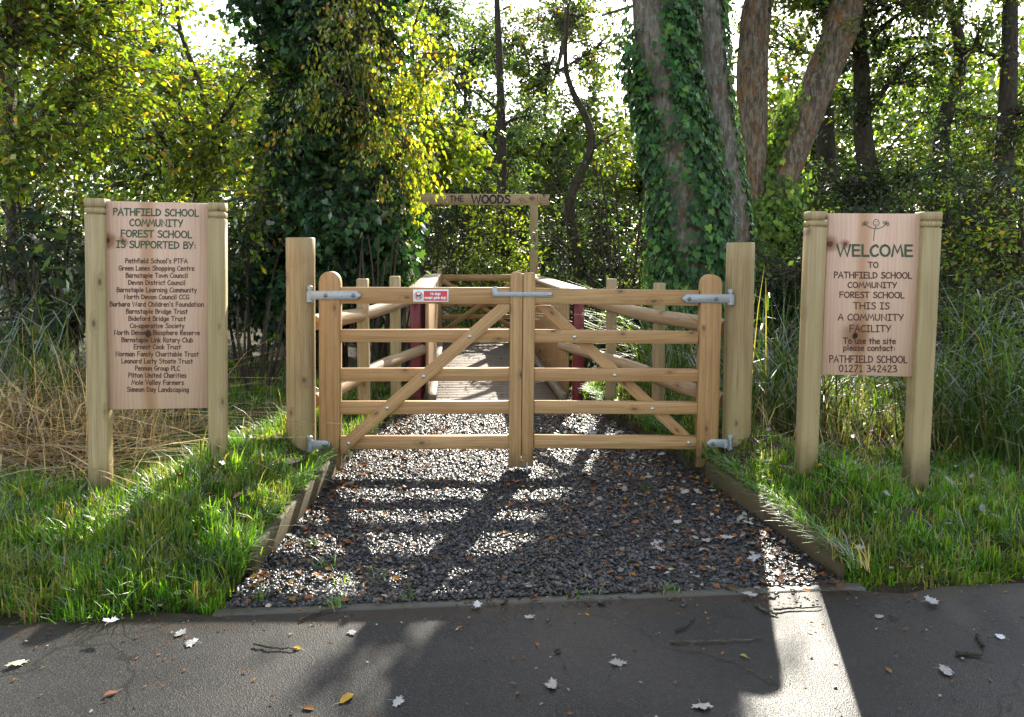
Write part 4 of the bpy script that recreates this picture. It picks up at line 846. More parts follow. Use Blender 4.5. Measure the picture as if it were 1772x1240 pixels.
grow(bt_, [B(700, 338, 3.9, .20, .25, .14, 12), B(685, 372, 3.9, .25, .25, .2, 10)], [at(668, 250, 4.2)], PAL['birch'], RS(29), .056, 40, T=T_OV, droop=1.0, spread=.14, limb_r=.02, bark_m='bark_pale', twig=.004, flt=False, crown_name='low_spray', limb_name='low_twigs')
tree('sycamore_tree', 'bright sunlit yellow-green sycamore right of the birch, above the THE WOODS beam', 'tree', 'trees behind the gate', at(735, 560, 9.0)[0], 9.0, 6.0, .09,
     [B(705, 110, 8.6, 1.1, .8, .9, 80), B(745, 210, 8.6, 1.1, .8, .8, 80), B(770, 290, 8.9, .8, .6, .5, 40), B(775, 240, 8.9, .5, .5, .4, 24), B(670, 0, 9, .8, .8, .7, 40)], 'yellowgreen', 24, .10, 44, T=T_SYC)

# ---- left-hand thicket
tree('hazel_tree', 'tall autumn-tinted hazel at the far left edge, above the dry reeds', 'tree', 'trees behind the gate', -5.3, 3.6, 6.0, .07,
     [B(60, 60, 3.2, 1.0, .8, 1.0, 80), B(30, 230, 3.0, .9, .7, .8, 70), B(160, 170, 3.6, .8, .7, .8, 60), B(-120, 120, 3.2, .9, .8, 1.2, 60), B(110, -60, 3.6, 1.1, .9, .7, 60), B(150, 40, 3.8, .9, .8, .7, 60)], 'autumn', 31, .088, 46, bark_m='bark_pale')
tree('hazel_tree', 'olive green hazel with orange leaf tips, directly above the supporters sign', 'tree', 'trees behind the gate', -4.2, 5.4, 5.2, .06,
     [B(230, 110, 5.2, 1.0, .8, .9, 70), B(260, 240, 4.8, 1.0, .7, .7, 70), B(370, 250, 5.2, .9, .7, .6, 60), B(180, 330, 4.5, .9, .6, .6, 50), B(200, -40, 5.6, 1.0, .9, .7, 50), B(250, 10, 5.4, .9, .8, .7, 50), B(330, 150, 5.6, .8, .7, .5, 44), B(462, 250, 3.5, .35, .35, .5, 26), B(450, 120, 3.8, .3, .3, .4, 14), B(470, 370, 3.3, .3, .3, .3, 18)], 'autumn', 32, .088, 44, bark_m='bark_pale')
tree('field_maple', 'low yellow-leaved field maple filling the gap left of the dark ivy column', 'tree', 'trees behind the gate', -3.6, 7.2, 4.2, .06,
     [B(420, 230, 7.0, 1.0, .8, .6, 60), B(350, 330, 6.4, 1.0, .8, .6, 60), B(460, 330, 6.6, .9, .7, .6, 50), B(300, 190, 7.6, 1.0, .8, .6, 44), B(500, 150, 7.4, .6, .6, .6, 24), B(440, 100, 7.6, .5, .5, .4, 12)], 'autumn', 33, .10, 44)
# ---- centre
tree('willow_tree', 'slender tree with a straight thin trunk and blue-green leaves behind the THE WOODS beam', 'tree', 'trees behind the gate', at(866, 500, 12)[0], 12.0, 9.0, .12,
     [B(860, 40, 12, 1.2, 1.0, 1.1, 60), B(800, 150, 12, .9, .8, .8, 44), B(920, 190, 12.3, 1.0, .9, .7, 44), B(850, 280, 12, 1.2, 1.0, .6, 44), B(780, -60, 12, 1.2, 1, .9, 40), B(880, -110, 12, 1.2, 1.0, .9, 40)], 'blue', 41, .12, 36, asp=.55, spread=.3, bend=.06)
tree('crooked_oak', 'dark crooked-stemmed tree with olive leaves, between the beam end and the ivy trunk', 'tree', 'trees behind the gate', at(990, 520, 9)[0], 9.0, 5.6, .10,
     [B(980, 170, 9, 1.0, .9, .6, 60), B(1060, 120, 9.4, .9, .8, .5, 40), B(1000, 70, 9, 1.0, .9, .5, 44), B(1080, 230, 9, .7, .7, .5, 36), B(940, 280, 8.8, .6, .6, .4, 26), B(1020, -40, 9, 1.1, 1, .5, 36), ((.55, 6.15, 4.62), (1.0, .22, .14), 60), ((-.5, 6.0, 4.5), (.5, .2, .12), 24)], 'olive', 42, .085, 40, bend=.22)
# ---- right
tree('alder_tree', 'dark alder with a leaning trunk just right of the rust-barked tree', 'tree', 'trees behind the gate', at(1500, 560, 10.2)[0], 10.2, 8.5, .20,
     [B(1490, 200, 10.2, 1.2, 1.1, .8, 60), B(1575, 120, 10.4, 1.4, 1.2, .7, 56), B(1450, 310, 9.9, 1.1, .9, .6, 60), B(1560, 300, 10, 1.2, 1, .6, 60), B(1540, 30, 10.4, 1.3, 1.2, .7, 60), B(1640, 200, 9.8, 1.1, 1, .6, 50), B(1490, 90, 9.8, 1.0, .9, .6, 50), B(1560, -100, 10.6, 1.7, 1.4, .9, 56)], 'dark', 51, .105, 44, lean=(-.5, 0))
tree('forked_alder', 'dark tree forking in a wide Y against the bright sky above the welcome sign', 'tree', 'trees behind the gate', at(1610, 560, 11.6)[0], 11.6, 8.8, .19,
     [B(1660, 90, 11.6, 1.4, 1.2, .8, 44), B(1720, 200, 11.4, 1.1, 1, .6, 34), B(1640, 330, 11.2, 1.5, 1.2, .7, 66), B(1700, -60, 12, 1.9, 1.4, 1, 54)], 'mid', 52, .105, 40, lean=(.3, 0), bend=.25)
tree('ash_tree', 'straight dark-trunked tree hung with leaves at the far right edge', 'tree', 'trees behind the gate', at(1730, 560, 8.4)[0], 8.4, 9.0, .17,
     [B(1740, 60, 8.4, .9, .9, .9, 40), B(1800, 220, 8.2, 1.0, .9, .8, 50), B(1730, 330, 8.2, .9, .8, .6, 46), B(1870, 80, 8.6, 1.3, 1, 1.2, 50), B(1740, -120, 8.4, 1.6, 1.2, .9, 54)], 'olive', 53, .09, 42, bend=.05)
# ---- tall trees added further back: crowns mostly above the frame, placed to shade the road
tree('added_shade_tree', 'added tall tree far behind the ivy trunks, its high crown shading the road', 'tree', 'trees behind the gate', 4.1, 12.5, 11.0, .20,
     [((2.0, 9.5, 6.6), (1.6, 2.2, .9), 80), ((3.4, 10.5, 7.2), (1.7, 2.4, 1.0), 90), ((1.2, 8.2, 5.6), (1.2, 1.6, .7), 60), ((4.6, 9.0, 6.2), (1.5, 2.0, .9), 70), ((2.8, 7.6, 5.3), (1.4, 1.4, .6), 60), ((4.2, 12.5, 8.4), (2, 2, 1), 60)], 'mid', 61, .10, 46)
tree('added_shade_tree', 'added tall tree behind the dark alders on the right, its high crown shading the road', 'tree', 'trees behind the gate', 7.2, 13.0, 10.5, .22,
     [((6.2, 10.0, 6.6), (1.7, 2.2, .9), 70), ((7.6, 11.0, 7.0), (1.7, 2.2, 1.0), 70), ((5.6, 8.4, 5.4), (1.4, 1.6, .7), 60), ((8.8, 12.0, 6.0), (1.6, 2, 1), 50), ((5.3, 9.4, 6.4), (1.2, 1.2, .5), 90), ((6.3, 9.0, 6.3), (1.2, 1.2, .5), 80)], 'olive', 62, .10, 44)  # last two clumps added above the frame to shade the road's right side

# ---- shrubs and undergrowth
def shrub(label, px, py, Y, rx, ry, rz, n, pal, seed, lsize=.07, per=42, T=T_QUAD, grp='shrubs under the trees', name='shrub', stems=7, **kw):
    rs = RS(seed); c = at(px, py, Y); z0 = float(terr(c[0], Y)); root = thing(name, label, 'shrub', (c[0], Y, z0), grp)
    op = []; mb = MB()
    for k in range(stems):
        a = rs.uniform(0, 6.28); top = c + np.array([rx * .6 * math.cos(a), ry * .6 * math.sin(a), rz * rs.uniform(0, .6)]); b0 = np.array([c[0] + .2 * rx * math.cos(a), Y + .2 * ry * math.sin(a), z0 - .05])
        P = bez(b0, (b0 + top) / 2 + rs.normal(0, .1, 3), top, 8); tube(mb, P, np.linspace(.018, .008, 8), 6, caps=False); op += list(P[2:])
    mb.build('stems', M['bark_dark'], root, smooth=True)
    lo = c[2] - z0; bl = [(c, (rx, ry, rz), n)]
    if lo > rz * .8: bl.append((np.array([c[0], Y, z0 + lo * .45]), (rx * .9, ry * .9, lo * .45), int(n * .7)))
    grow(root, bl, op, PAL[pal], rs, lsize, per, T=T, limb_r=.012, crown_name='foliage', limb_name='twigs', **kw); return root
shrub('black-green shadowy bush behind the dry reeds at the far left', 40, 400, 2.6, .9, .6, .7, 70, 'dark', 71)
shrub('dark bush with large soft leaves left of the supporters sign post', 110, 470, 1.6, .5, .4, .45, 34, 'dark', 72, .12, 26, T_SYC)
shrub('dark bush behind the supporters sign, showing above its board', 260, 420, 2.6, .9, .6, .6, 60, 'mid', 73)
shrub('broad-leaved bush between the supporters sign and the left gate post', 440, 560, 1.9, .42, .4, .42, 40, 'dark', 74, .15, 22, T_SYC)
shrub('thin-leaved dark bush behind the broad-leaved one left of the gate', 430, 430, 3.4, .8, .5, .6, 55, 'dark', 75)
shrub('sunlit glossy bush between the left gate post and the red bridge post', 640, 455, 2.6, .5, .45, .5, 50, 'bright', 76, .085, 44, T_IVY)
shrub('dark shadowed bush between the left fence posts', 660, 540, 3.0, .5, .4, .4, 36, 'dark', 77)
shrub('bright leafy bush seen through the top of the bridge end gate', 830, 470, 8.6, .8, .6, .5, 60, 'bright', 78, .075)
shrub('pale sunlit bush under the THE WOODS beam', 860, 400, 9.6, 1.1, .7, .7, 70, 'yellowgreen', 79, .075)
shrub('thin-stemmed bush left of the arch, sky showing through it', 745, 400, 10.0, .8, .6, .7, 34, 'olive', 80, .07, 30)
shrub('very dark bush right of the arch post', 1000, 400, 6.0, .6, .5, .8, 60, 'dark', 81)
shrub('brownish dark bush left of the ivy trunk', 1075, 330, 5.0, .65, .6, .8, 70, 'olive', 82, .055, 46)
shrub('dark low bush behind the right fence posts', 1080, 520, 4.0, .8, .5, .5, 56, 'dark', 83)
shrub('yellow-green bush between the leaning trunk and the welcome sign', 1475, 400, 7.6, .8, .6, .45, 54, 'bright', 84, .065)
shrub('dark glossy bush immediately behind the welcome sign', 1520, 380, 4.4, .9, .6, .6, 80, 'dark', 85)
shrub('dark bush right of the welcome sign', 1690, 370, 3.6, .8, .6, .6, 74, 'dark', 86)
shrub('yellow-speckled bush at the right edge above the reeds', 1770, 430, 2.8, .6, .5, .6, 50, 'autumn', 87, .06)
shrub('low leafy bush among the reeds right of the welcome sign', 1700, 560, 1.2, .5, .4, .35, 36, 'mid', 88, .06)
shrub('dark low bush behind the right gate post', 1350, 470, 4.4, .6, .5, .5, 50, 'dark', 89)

for k, (px, py, Y, rx, rz, n, pal, lab) in enumerate((
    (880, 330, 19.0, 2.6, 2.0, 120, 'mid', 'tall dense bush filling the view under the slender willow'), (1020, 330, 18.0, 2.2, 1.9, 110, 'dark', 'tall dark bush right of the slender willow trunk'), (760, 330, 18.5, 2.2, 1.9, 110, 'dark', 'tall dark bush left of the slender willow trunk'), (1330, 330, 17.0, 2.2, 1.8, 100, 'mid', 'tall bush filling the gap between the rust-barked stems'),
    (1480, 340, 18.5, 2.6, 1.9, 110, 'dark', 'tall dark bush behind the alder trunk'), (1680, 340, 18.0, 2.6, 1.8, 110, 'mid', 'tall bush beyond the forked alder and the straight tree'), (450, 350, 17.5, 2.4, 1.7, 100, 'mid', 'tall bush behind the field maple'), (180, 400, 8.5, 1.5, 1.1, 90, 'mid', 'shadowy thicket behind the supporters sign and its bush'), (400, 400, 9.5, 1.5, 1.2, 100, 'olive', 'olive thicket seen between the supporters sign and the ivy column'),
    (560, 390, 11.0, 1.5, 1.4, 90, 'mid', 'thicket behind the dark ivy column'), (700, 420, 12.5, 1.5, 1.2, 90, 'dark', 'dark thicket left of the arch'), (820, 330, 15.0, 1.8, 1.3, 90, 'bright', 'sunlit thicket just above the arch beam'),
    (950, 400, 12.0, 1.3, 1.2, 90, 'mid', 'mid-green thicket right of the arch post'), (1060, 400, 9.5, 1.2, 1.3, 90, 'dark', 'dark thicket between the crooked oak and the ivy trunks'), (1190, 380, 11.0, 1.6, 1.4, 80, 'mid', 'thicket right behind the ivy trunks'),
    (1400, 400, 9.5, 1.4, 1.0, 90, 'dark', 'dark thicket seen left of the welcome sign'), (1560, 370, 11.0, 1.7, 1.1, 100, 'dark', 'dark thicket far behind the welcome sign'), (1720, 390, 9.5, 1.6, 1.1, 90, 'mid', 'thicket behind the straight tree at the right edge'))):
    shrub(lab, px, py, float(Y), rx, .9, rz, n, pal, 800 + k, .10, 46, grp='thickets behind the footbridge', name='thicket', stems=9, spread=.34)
# ---- tall trees standing well back, seen between the nearer ones
for k, (px, Y, lab, pal, bl) in enumerate((
    (800, 22, 'tall far tree whose green crown shows left of the slender willow', 'mid', ((790, 110, 1.9, 1.8, 70), (730, 20, 1.4, 1.5, 40), (850, 230, 1.8, 1.4, 60), (740, 260, 1.7, 1.4, 50), (810, 330, 2.4, 1.0, 60))),
    (960, 24, 'tall far tree behind the crooked oak, right of the slender willow', 'olive', ((940, 110, 1.9, 1.5, 56), (1000, 200, 1.9, 1.4, 60), (930, 260, 1.8, 1.2, 50), (850, 60, 1.5, 1.4, 44), (1050, 90, 1.6, 1.3, 44), (1000, 10, 1.6, 1.2, 40), (1020, 320, 2.4, 1.0, 60), (960, 20, 1.6, 1.2, 30))),
    (1110, 23, 'far yellowing tree glimpsed left of the ivy-covered trunks', 'yellowgreen', ((1100, 300, 1.8, 1.2, 54), (1150, 200, 1.5, 1.2, 30), (1240, 330, 1.8, 1.2, 40))),
    (1400, 21, 'far green tree between the leaning trunk and the dark alder', 'olive', ((1390, 180, 1.5, 1.4, 46), (1420, 290, 1.7, 1.2, 50), (1350, 60, 1.3, 1.2, 26))),
    (1650, 22, 'far tree low behind the forked alder', 'yellowgreen', ((1560, 310, 2.0, 1.0, 50), (1680, 300, 2.2, 1.1, 56), (1790, 250, 1.8, 1.4, 46))),
    (330, 21, 'far tree behind the hazels, its top against the sky', 'mid', ((360, 190, 2.2, 1.2, 60), (250, 250, 2.2, 1.4, 56), (470, 230, 1.8, 1.3, 50), (250, 90, 2.0, 1.6, 50), (430, 120, 1.2, 1.0, 16), (590, 250, 1.8, 1.6, 50), (120, 200, 2.2, 2.0, 60))))):
    tree('woodland_tree', lab, 'tree', 'far trees', at(px, 500, Y)[0], float(Y), 7.5, .16, [(at(x, y, Y + .7 * i - 1), (rx, 1.6, rz), n) for i, (x, y, rx, rz, n) in enumerate(bl)], pal, 700 + k, .17, 40, flt=False, spread=.42, twig=.012, bend=.2)
# ---- distant wood: one far mass
rs = RS(99); mb = MB(); n = 110000
X = rs.uniform(-28, 30, n); Y = rs.uniform(19, 34, n); top = 4.2 + 1.6 * fbm(X * .25, Y * .2) + 1.0 * fbm(X * .9, Y * .7) + .25 * np.abs(X) * (np.abs(X) > 4)
top = np.minimum(top, 8); Z = 1.0 + np.maximum(top, .8) * rs.uniform(0, 1, n) ** .8; P = np.stack([X, Y, Z], 1) + rs.normal(0, .3, (n, 3))
scatter(mb, T_QUAD, P, rs.normal(0, 1, (n, 3)) + (0, 0, -.3), rs.normal(0, .7, (n, 3)) + (0, 0, 1), rs.uniform(.16, .36, n), pick(rs, n, PAL['olive'] + PAL['mid'][:2]))
tag(mb.build('distant_wood', M['leaf'], base=(0, 26, 1), usecol=True), 'far-off mass of trees glimpsed between the nearer trunks', 'woodland', kind='stuff')

# ================================================================== ground cover
GAIN = 1.0
def blades(mb, base, h, wd, ang, lean, C, side_rot=None, droop=.35):
    """curved tapering blades: 4 levels, 3 quads each"""
    n = len(base); t = np.array([0, .38, .72, 1.0]); wv = np.array([1, .9, .62, .06])
    dirv = np.stack([np.cos(ang), np.sin(ang), np.zeros(n)], 1); sr = ang + math.pi / 2 + (0 if side_rot is None else side_rot); sd = np.stack([np.cos(sr), np.sin(sr), np.zeros(n)], 1)
    c = base[:, None] + dirv[:, None] * (lean * h)[:, None, None] * (t ** 2)[None, :, None]
    c[..., 2] += h[:, None] * (t[None] - droop * np.minimum(lean, 1.6)[:, None] * (t ** 2.4)[None])
    off = sd[:, None] * (wd[:, None] * wv[None] / 2)[..., None]
    V = np.stack([c - off, c + off], 2).reshape(n, 8, 3); F0 = np.array([(0, 1, 3, 2), (2, 3, 5, 4), (4, 5, 7, 6)])
    Fc = (np.arange(n) * 8)[:, None, None] + F0[None]
    mb.add(V.reshape(-1, 3), Fc.reshape(-1, 4), None, np.repeat(C, 8, 0))
rs = RS(201); mb = MB()
GP = [((.085, .185, .017), 6), ((.130, .225, .021), 4), ((.045, .105, .014), 4), ((.20, .20, .045), 1.1), ((.34, .27, .12), .6)]
nt_ = 32000; tx = rs.uniform(-4.6, 4.4, nt_); ty = -2.35 + 5.75 * rs.uniform(0, 1, nt_) ** 1.45
d = np.maximum(xl(ty) - tx, tx - xr(ty)); left = tx < 0
ed = ty - road_edge(tx) - .05 * np.sin(tx * 9) - .03
far = sstep(ty, .2, 2.6)
keep = (d > .015) & (ed > 0.02) & (rs.rand(nt_) > .55 * far)
hole = fbm(tx * 2.3 + 1, ty * 2.1 + 4); keep &= ~((hole > .32) & (rs.rand(nt_) < .75) & (ty > -1.45))
keep &= ~((tx < -2.35) & (ty > -.55) & (rs.rand(nt_) < .75)); keep &= ~((tx > 1.7) & (ty > -.2) & (rs.rand(nt_) < .45))
tx, ty, d, ed = tx[keep], ty[keep], d[keep], ed[keep]; nt_ = len(tx)
nb_ = rs.randint(9, 22, nt_); ii = np.repeat(np.arange(nt_), nb_); n = len(ii)
lush = 1 - sstep(ty, -1.2, .3); th = rs.uniform(.048, .098, nt_) * (1 + .75 * lush * rs.uniform(.3, 1, nt_)) * (1 + .35 * fbm(tx * 1.3, ty * 1.5)) * np.where(tx > 0, .72, 1.0); th *= .7 + .3 * sstep(ed, 0, .25); th *= 1 - .55 * (1 - sstep(np.abs(ty + .1), .2, .5)) * (1 - sstep(d, .35, .6))
tang = rs.uniform(0, 6.28, nt_); tl = rs.uniform(.1, .7, nt_)
edge_l = (d < .14)
tang = np.where(edge_l & (rs.rand(nt_) < .45), np.where(tx < 0, 0.0, math.pi) + rs.normal(0, .6, nt_), tang); tang = np.where((ed < .18) & (rs.rand(nt_) < .7), -math.pi / 2 + rs.normal(0, .6, nt_), tang)
bx = tx[ii] + rs.normal(0, .028, n); by = ty[ii] + rs.normal(0, .028, n); bz = terr(bx, by); okb = bz > -.045
base = np.stack([bx, by, bz - .01], 1)
h = th[ii] * rs.uniform(.5, 1.35, n); ang = tang[ii] + rs.normal(0, .9, n); le = np.clip(tl[ii] + rs.normal(0, .35, n), .02, 1.8)
tc0 = pick(rs, nt_, GP, .26); dead = np.clip(sstep(fbm(tx * 1.9 + 7, ty * 2.3 + 2), .12, .5) * rs.uniform(0, .8, nt_), 0, .6)[:, None]; tc0 = tc0 * (1 - dead) + np.array((.20, .185, .075)) * dead
tc_ = tc0[ii] * np.exp(rs.normal(0, .16, (n, 1)))
blades(mb, base[okb], h[okb], rs.uniform(.004, .0095, n)[okb], ang[okb], le[okb], tc_[okb], rs.normal(0, .5, n)[okb])
# tufts spilling over the edging boards and the road margin
n = 520; sd = rs.rand(n) < .5; by = rs.uniform(-1.75, 2.2, n); bx = np.where(sd, xl(by) - rs.uniform(.015, .09, n), xr(by) + rs.uniform(.015, .09, n)); kk = rs.randint(5, 12, n); ii = np.repeat(np.arange(n), kk); m = len(ii)
px_ = bx[ii] + rs.normal(0, .015, m); py_ = by[ii] + rs.normal(0, .03, m); k2 = (fbm(py_ * 3.1, px_ * 0 + np.where(px_ < 0, 1.0, 7.0)) > -.45); px_, py_, ii = px_[k2], py_[k2], ii[k2]; m = len(px_)
blades(mb, np.stack([px_, py_, np.maximum(terr(px_, py_), .07)], 1), rs.uniform(.06, .15, m), rs.uniform(.005, .009, m), np.where(px_ < 0, 0, math.pi) + rs.normal(0, 1.1, m), rs.uniform(.2, 1.3, m), pick(rs, n, GP, .25)[ii], rs.normal(0, .4, m), .42)
# longer seedheads and dead stems in the sward
n = 2600; bx = rs.uniform(-4.2, 4.2, n); by = rs.uniform(-1.9, 2.5, n); dd = np.maximum(xl(by) - bx, bx - xr(by)); k = (dd > .1) & (by > road_edge(bx) + .15); bx, by = bx[k], by[k]; n = len(bx)
blades(mb, np.stack([bx, by, terr(bx, by)], 1), rs.uniform(.14, .32, n), rs.uniform(.003, .006, n), rs.uniform(0, 6.28, n), rs.uniform(.2, 1.5, n), pick(rs, n, [((.22, .18, .08), 2), ((.08, .13, .02), 3)], .25))
# little tufts rooted in the gravel
for (px, py, k) in ((575, 1052, 26), (655, 1000, 12), (590, 1010, 14), (1010, 1035, 12), (1150, 1025, 14), (700, 1040, 14), (1240, 850, 18), (445, 1040, 20), (1120, 850, 10), (545, 945, 16), (560, 985, 12)):
    p = gp(px, py); n = k; blades(mb, p + np.stack([rs.normal(0, .02, n), rs.normal(0, .015, n), np.zeros(n)], 1), rs.uniform(.03, .09, n), rs.uniform(.003, .005, n), rs.uniform(0, 6.28, n), rs.uniform(.2, 1.2, n), pick(rs, n, GP))
tag(mb.build('grass', M['grass'], base=(0, -.5, .1), usecol=True), 'lush green verge grass growing either side of the gravel path', 'grass', kind='stuff')

# loose slate chippings
b = NB('slate_chippings'); c = b.attr('col').outputs['Color']; tc = b.n('TexCoord').outputs['Object']; n1 = b.noise(tc, 160, 2)
M['slate'] = b.pbr(b.mix(b.math('MULTIPLY', n1, .5), c, (.03, .03, .03)), .34, None, .5)
rs = RS(301); mb = MB(); n = 70000; sy = -1.95 + 4.25 * rs.uniform(0, 1, n) ** 1.35; u = rs.uniform(0, 1, n); sx = xl(sy) * (1 - u) + xr(sy) * u
k = sy > road_edge(sx) + .06; k |= (rs.rand(n) < .02) & (sy > road_edge(sx) - .3); sx, sy = sx[k], sy[k]; n = len(sx)
C0 = np.array([(-1, -1, -1), (1, -1, -1), (1, 1, -1), (-1, 1, -1), (-.8, -.7, 1), (.7, -.8, 1), (.8, .7, 1), (-.7, .8, 1)]) * .5
J = C0[None] + rs.normal(0, .16, (n, 8, 3)); S = np.minimum(rs.lognormal(-4.75, .5, n), .026)[:, None] * np.stack([rs.uniform(.8, 1.6, n), rs.uniform(.6, 1.1, n), rs.uniform(.14, .4, n)], 1)
J = J * S[:, None]; a, tb, tg = rs.uniform(0, 6.28, n), rs.normal(0, .28, n), rs.normal(0, .28, n)
x, y, z = J[..., 0], J[..., 1], J[..., 2]; z2_ = z + x * tb[:, None] + y * tg[:, None]; ca, sa = np.cos(a)[:, None], np.sin(a)[:, None]
V = np.stack([x * ca - y * sa + sx[:, None], x * sa + y * ca + sy[:, None], z2_ + (.006 + .008 * fbm(sx, sy, 2.2) + S[:, 2] * .25 + rs.uniform(0, .006, n))[:, None]], -1)
F0 = np.array([(3, 2, 1, 0), (4, 5, 6, 7), (0, 1, 5, 4), (1, 2, 6, 5), (2, 3, 7, 6), (3, 0, 4, 7)])
mb.add(V.reshape(-1, 3), ((np.arange(n) * 8)[:, None, None] + F0[None]).reshape(-1, 4), None, np.repeat(pick(rs, n, [((.024, .026, .029), 6), ((.044, .043, .043), 3), ((.10, .095, .088), .8), ((.045, .030, .018), 1.8)], .25), 8, 0))
tag(mb.build('gravel', M['slate'], base=(0, -.5, 0), usecol=True), 'loose dark slate chippings covering the path to the gate', 'gravel', kind='stuff')

# leaf litter
LIT_P = [((.20, .075, .022), 3), ((.13, .06, .025), 4), ((.30, .15, .03), 1.2), ((.34, .30, .24), 1.6), ((.06, .035, .02), 3)]
rs = RS(311); mb = MB(); n = 13000; lx = rs.uniform(-4.5, 4.5, n); ly = rs.uniform(-2.0, 6.5, n)
dd = np.maximum(xl(ly) - lx, lx - xr(ly)); on = dd < 0; pr = np.where(on, np.where(dd > -.22, 1.0, .35) * np.where((lx > .4), 1, .6), .8); k = (rs.rand(n) < pr) & (ly > road_edge(lx) + .0); lx, ly, on, dd = lx[k], ly[k], on[k], dd[k]; n = len(lx)
zz = np.where(on, .02, terr(lx, ly) + rs.uniform(.01, .06, n)); zz = np.where((ly > 2.3) & (np.abs(lx + .2) < .55), .012, zz)
P = np.stack([lx, ly, zz], 1); a = rs.uniform(0, 6.28, n)
scatter(mb, T_OV, P, np.stack([np.cos(a), np.sin(a), rs.normal(0, .15, n)], 1), np.stack([rs.normal(0, .25, n), rs.normal(0, .25, n), np.ones(n)], 1), rs.uniform(.012, .036, n), pick(rs, n, LIT_P), rs.uniform(.8, 1.5, n))
n = 1900; ly = rs.uniform(-1.95, 2.2, n); e_ = rs.beta(.8, 1.6, n); sd = rs.rand(n) < .64; lx = np.where(sd, xr(ly) - .03 - e_ * 1.5, xl(ly) + .03 + e_ * .8); k = ly > road_edge(lx) - .02; lx, ly = lx[k], ly[k]; n = len(lx); a = rs.uniform(0, 6.28, n)
scatter(mb, T_OV, np.stack([lx, ly, np.full(n, .022)], 1), np.stack([np.cos(a), np.sin(a), rs.normal(0, .15, n)], 1), np.stack([rs.normal(0, .3, n), rs.normal(0, .3, n), np.ones(n)], 1), rs.uniform(.018, .042, n), pick(rs, n, LIT_P), rs.uniform(.9, 1.6, n))
n = 1500; lx = rs.uniform(-2.4, 2.4, n); ly = rs.uniform(-2.9, -1.8, n); k = (ly < road_edge(lx) + .03) & (rs.rand(n) < np.where(ly > road_edge(lx) - .14, 1, .3)); lx, ly = lx[k], ly[k]; n = len(lx); a = rs.uniform(0, 6.28, n)
scatter(mb, T_QUAD, np.stack([lx, ly, np.full(n, .010)], 1), np.stack([np.cos(a), np.sin(a), rs.normal(0, .1, n)], 1), np.stack([rs.normal(0, .2, n), rs.normal(0, .2, n), np.ones(n)], 1), rs.uniform(.006, .022, n), pick(rs, n, LIT_P))
tag(mb.build('leaf_litter', M['litter'], base=(0, 0, 0), usecol=True), 'scraps of brown leaf scattered over path, verge and road edge', 'leaf litter', kind='stuff')

# single fallen leaves
HALF = [(.13, .70), (.30, .80), (.27, .50), (.60, .62), (.58, .42), (.95, .30), (.66, .10), (.74, -.14), (.40, -.10), (.14, -.28)]
OUT = [(0, 1.0)] + HALF + [(0, -.22)] + [(-x, y) for x, y in HALF[::-1]]
def fallen(P, size, rot, colr, kind, rs, tilt=.06):
    if kind == 'maple':
        O = np.array(OUT); O = O * (1 + rs.normal(0, .05, O.shape)); r = np.linalg.norm(O - (0, .2), axis=1)
        z = .22 * r ** 2 * rs.uniform(-.3, 1.1) + rs.normal(0, .05, len(O)); V = np.concatenate([np.column_stack([O, z]), [(0, .15, .03)]]); m = len(O)
        Fc = [(i, (i + 1) % m, m) for i in range(m)]
    else:
        V = np.array([(0, -.9, 0), (.35, -.55, .1), (.55, 0, .16), (.38, .55, .1), (0, 1.05, -.05), (-.38, .55, .12), (-.55, 0, .18), (-.35, -.55, .1), (0, 0, 0)]) * (.75, .75, 1) + rs.normal(0, .04, (9, 3)); Fc = [(i, (i + 1) % 8, 8) for i in range(8)]
    st = len(V); sb = -.2 if kind == 'maple' else -.66; bend_ = rs.uniform(-.3, .3)
    V = np.concatenate([V, [(-.025, sb, .03), (.025, sb, .03), (bend_ * .5 + .02, sb - .35, .08), (bend_ * .5 - .02, sb - .35, .08), (bend_ + .018, sb - .65, .02), (bend_ - .018, sb - .65, .02)]])
    Fc += [(st, st + 1, st + 2, st + 3), (st + 3, st + 2, st + 4, st + 5)]
    V = V * size; ta, tb = rs.normal(0, tilt, 2); V[:, 2] += V[:, 0] * ta + V[:, 1] * tb; V[:, 2] -= V[:, 2].min()
    c_, s_ = math.cos(rot), math.sin(rot); V = np.column_stack([V[:, 0] * c_ - V[:, 1] * s_, V[:, 0] * s_ + V[:, 1] * c_, V[:, 2]])
    mb = MB(); mb.add(V + P, Fc, None, np.asarray(colr)); return mb.build('fallen_leaf', M['litter'], base=P, usecol=True)
PALE, DUN, ORA, YEL, DRK = (.185, .192, .185), (.26, .22, .17), (.30, .11, .025), (.42, .27, .03), (.022, .018, .013)
rs = RS(401)
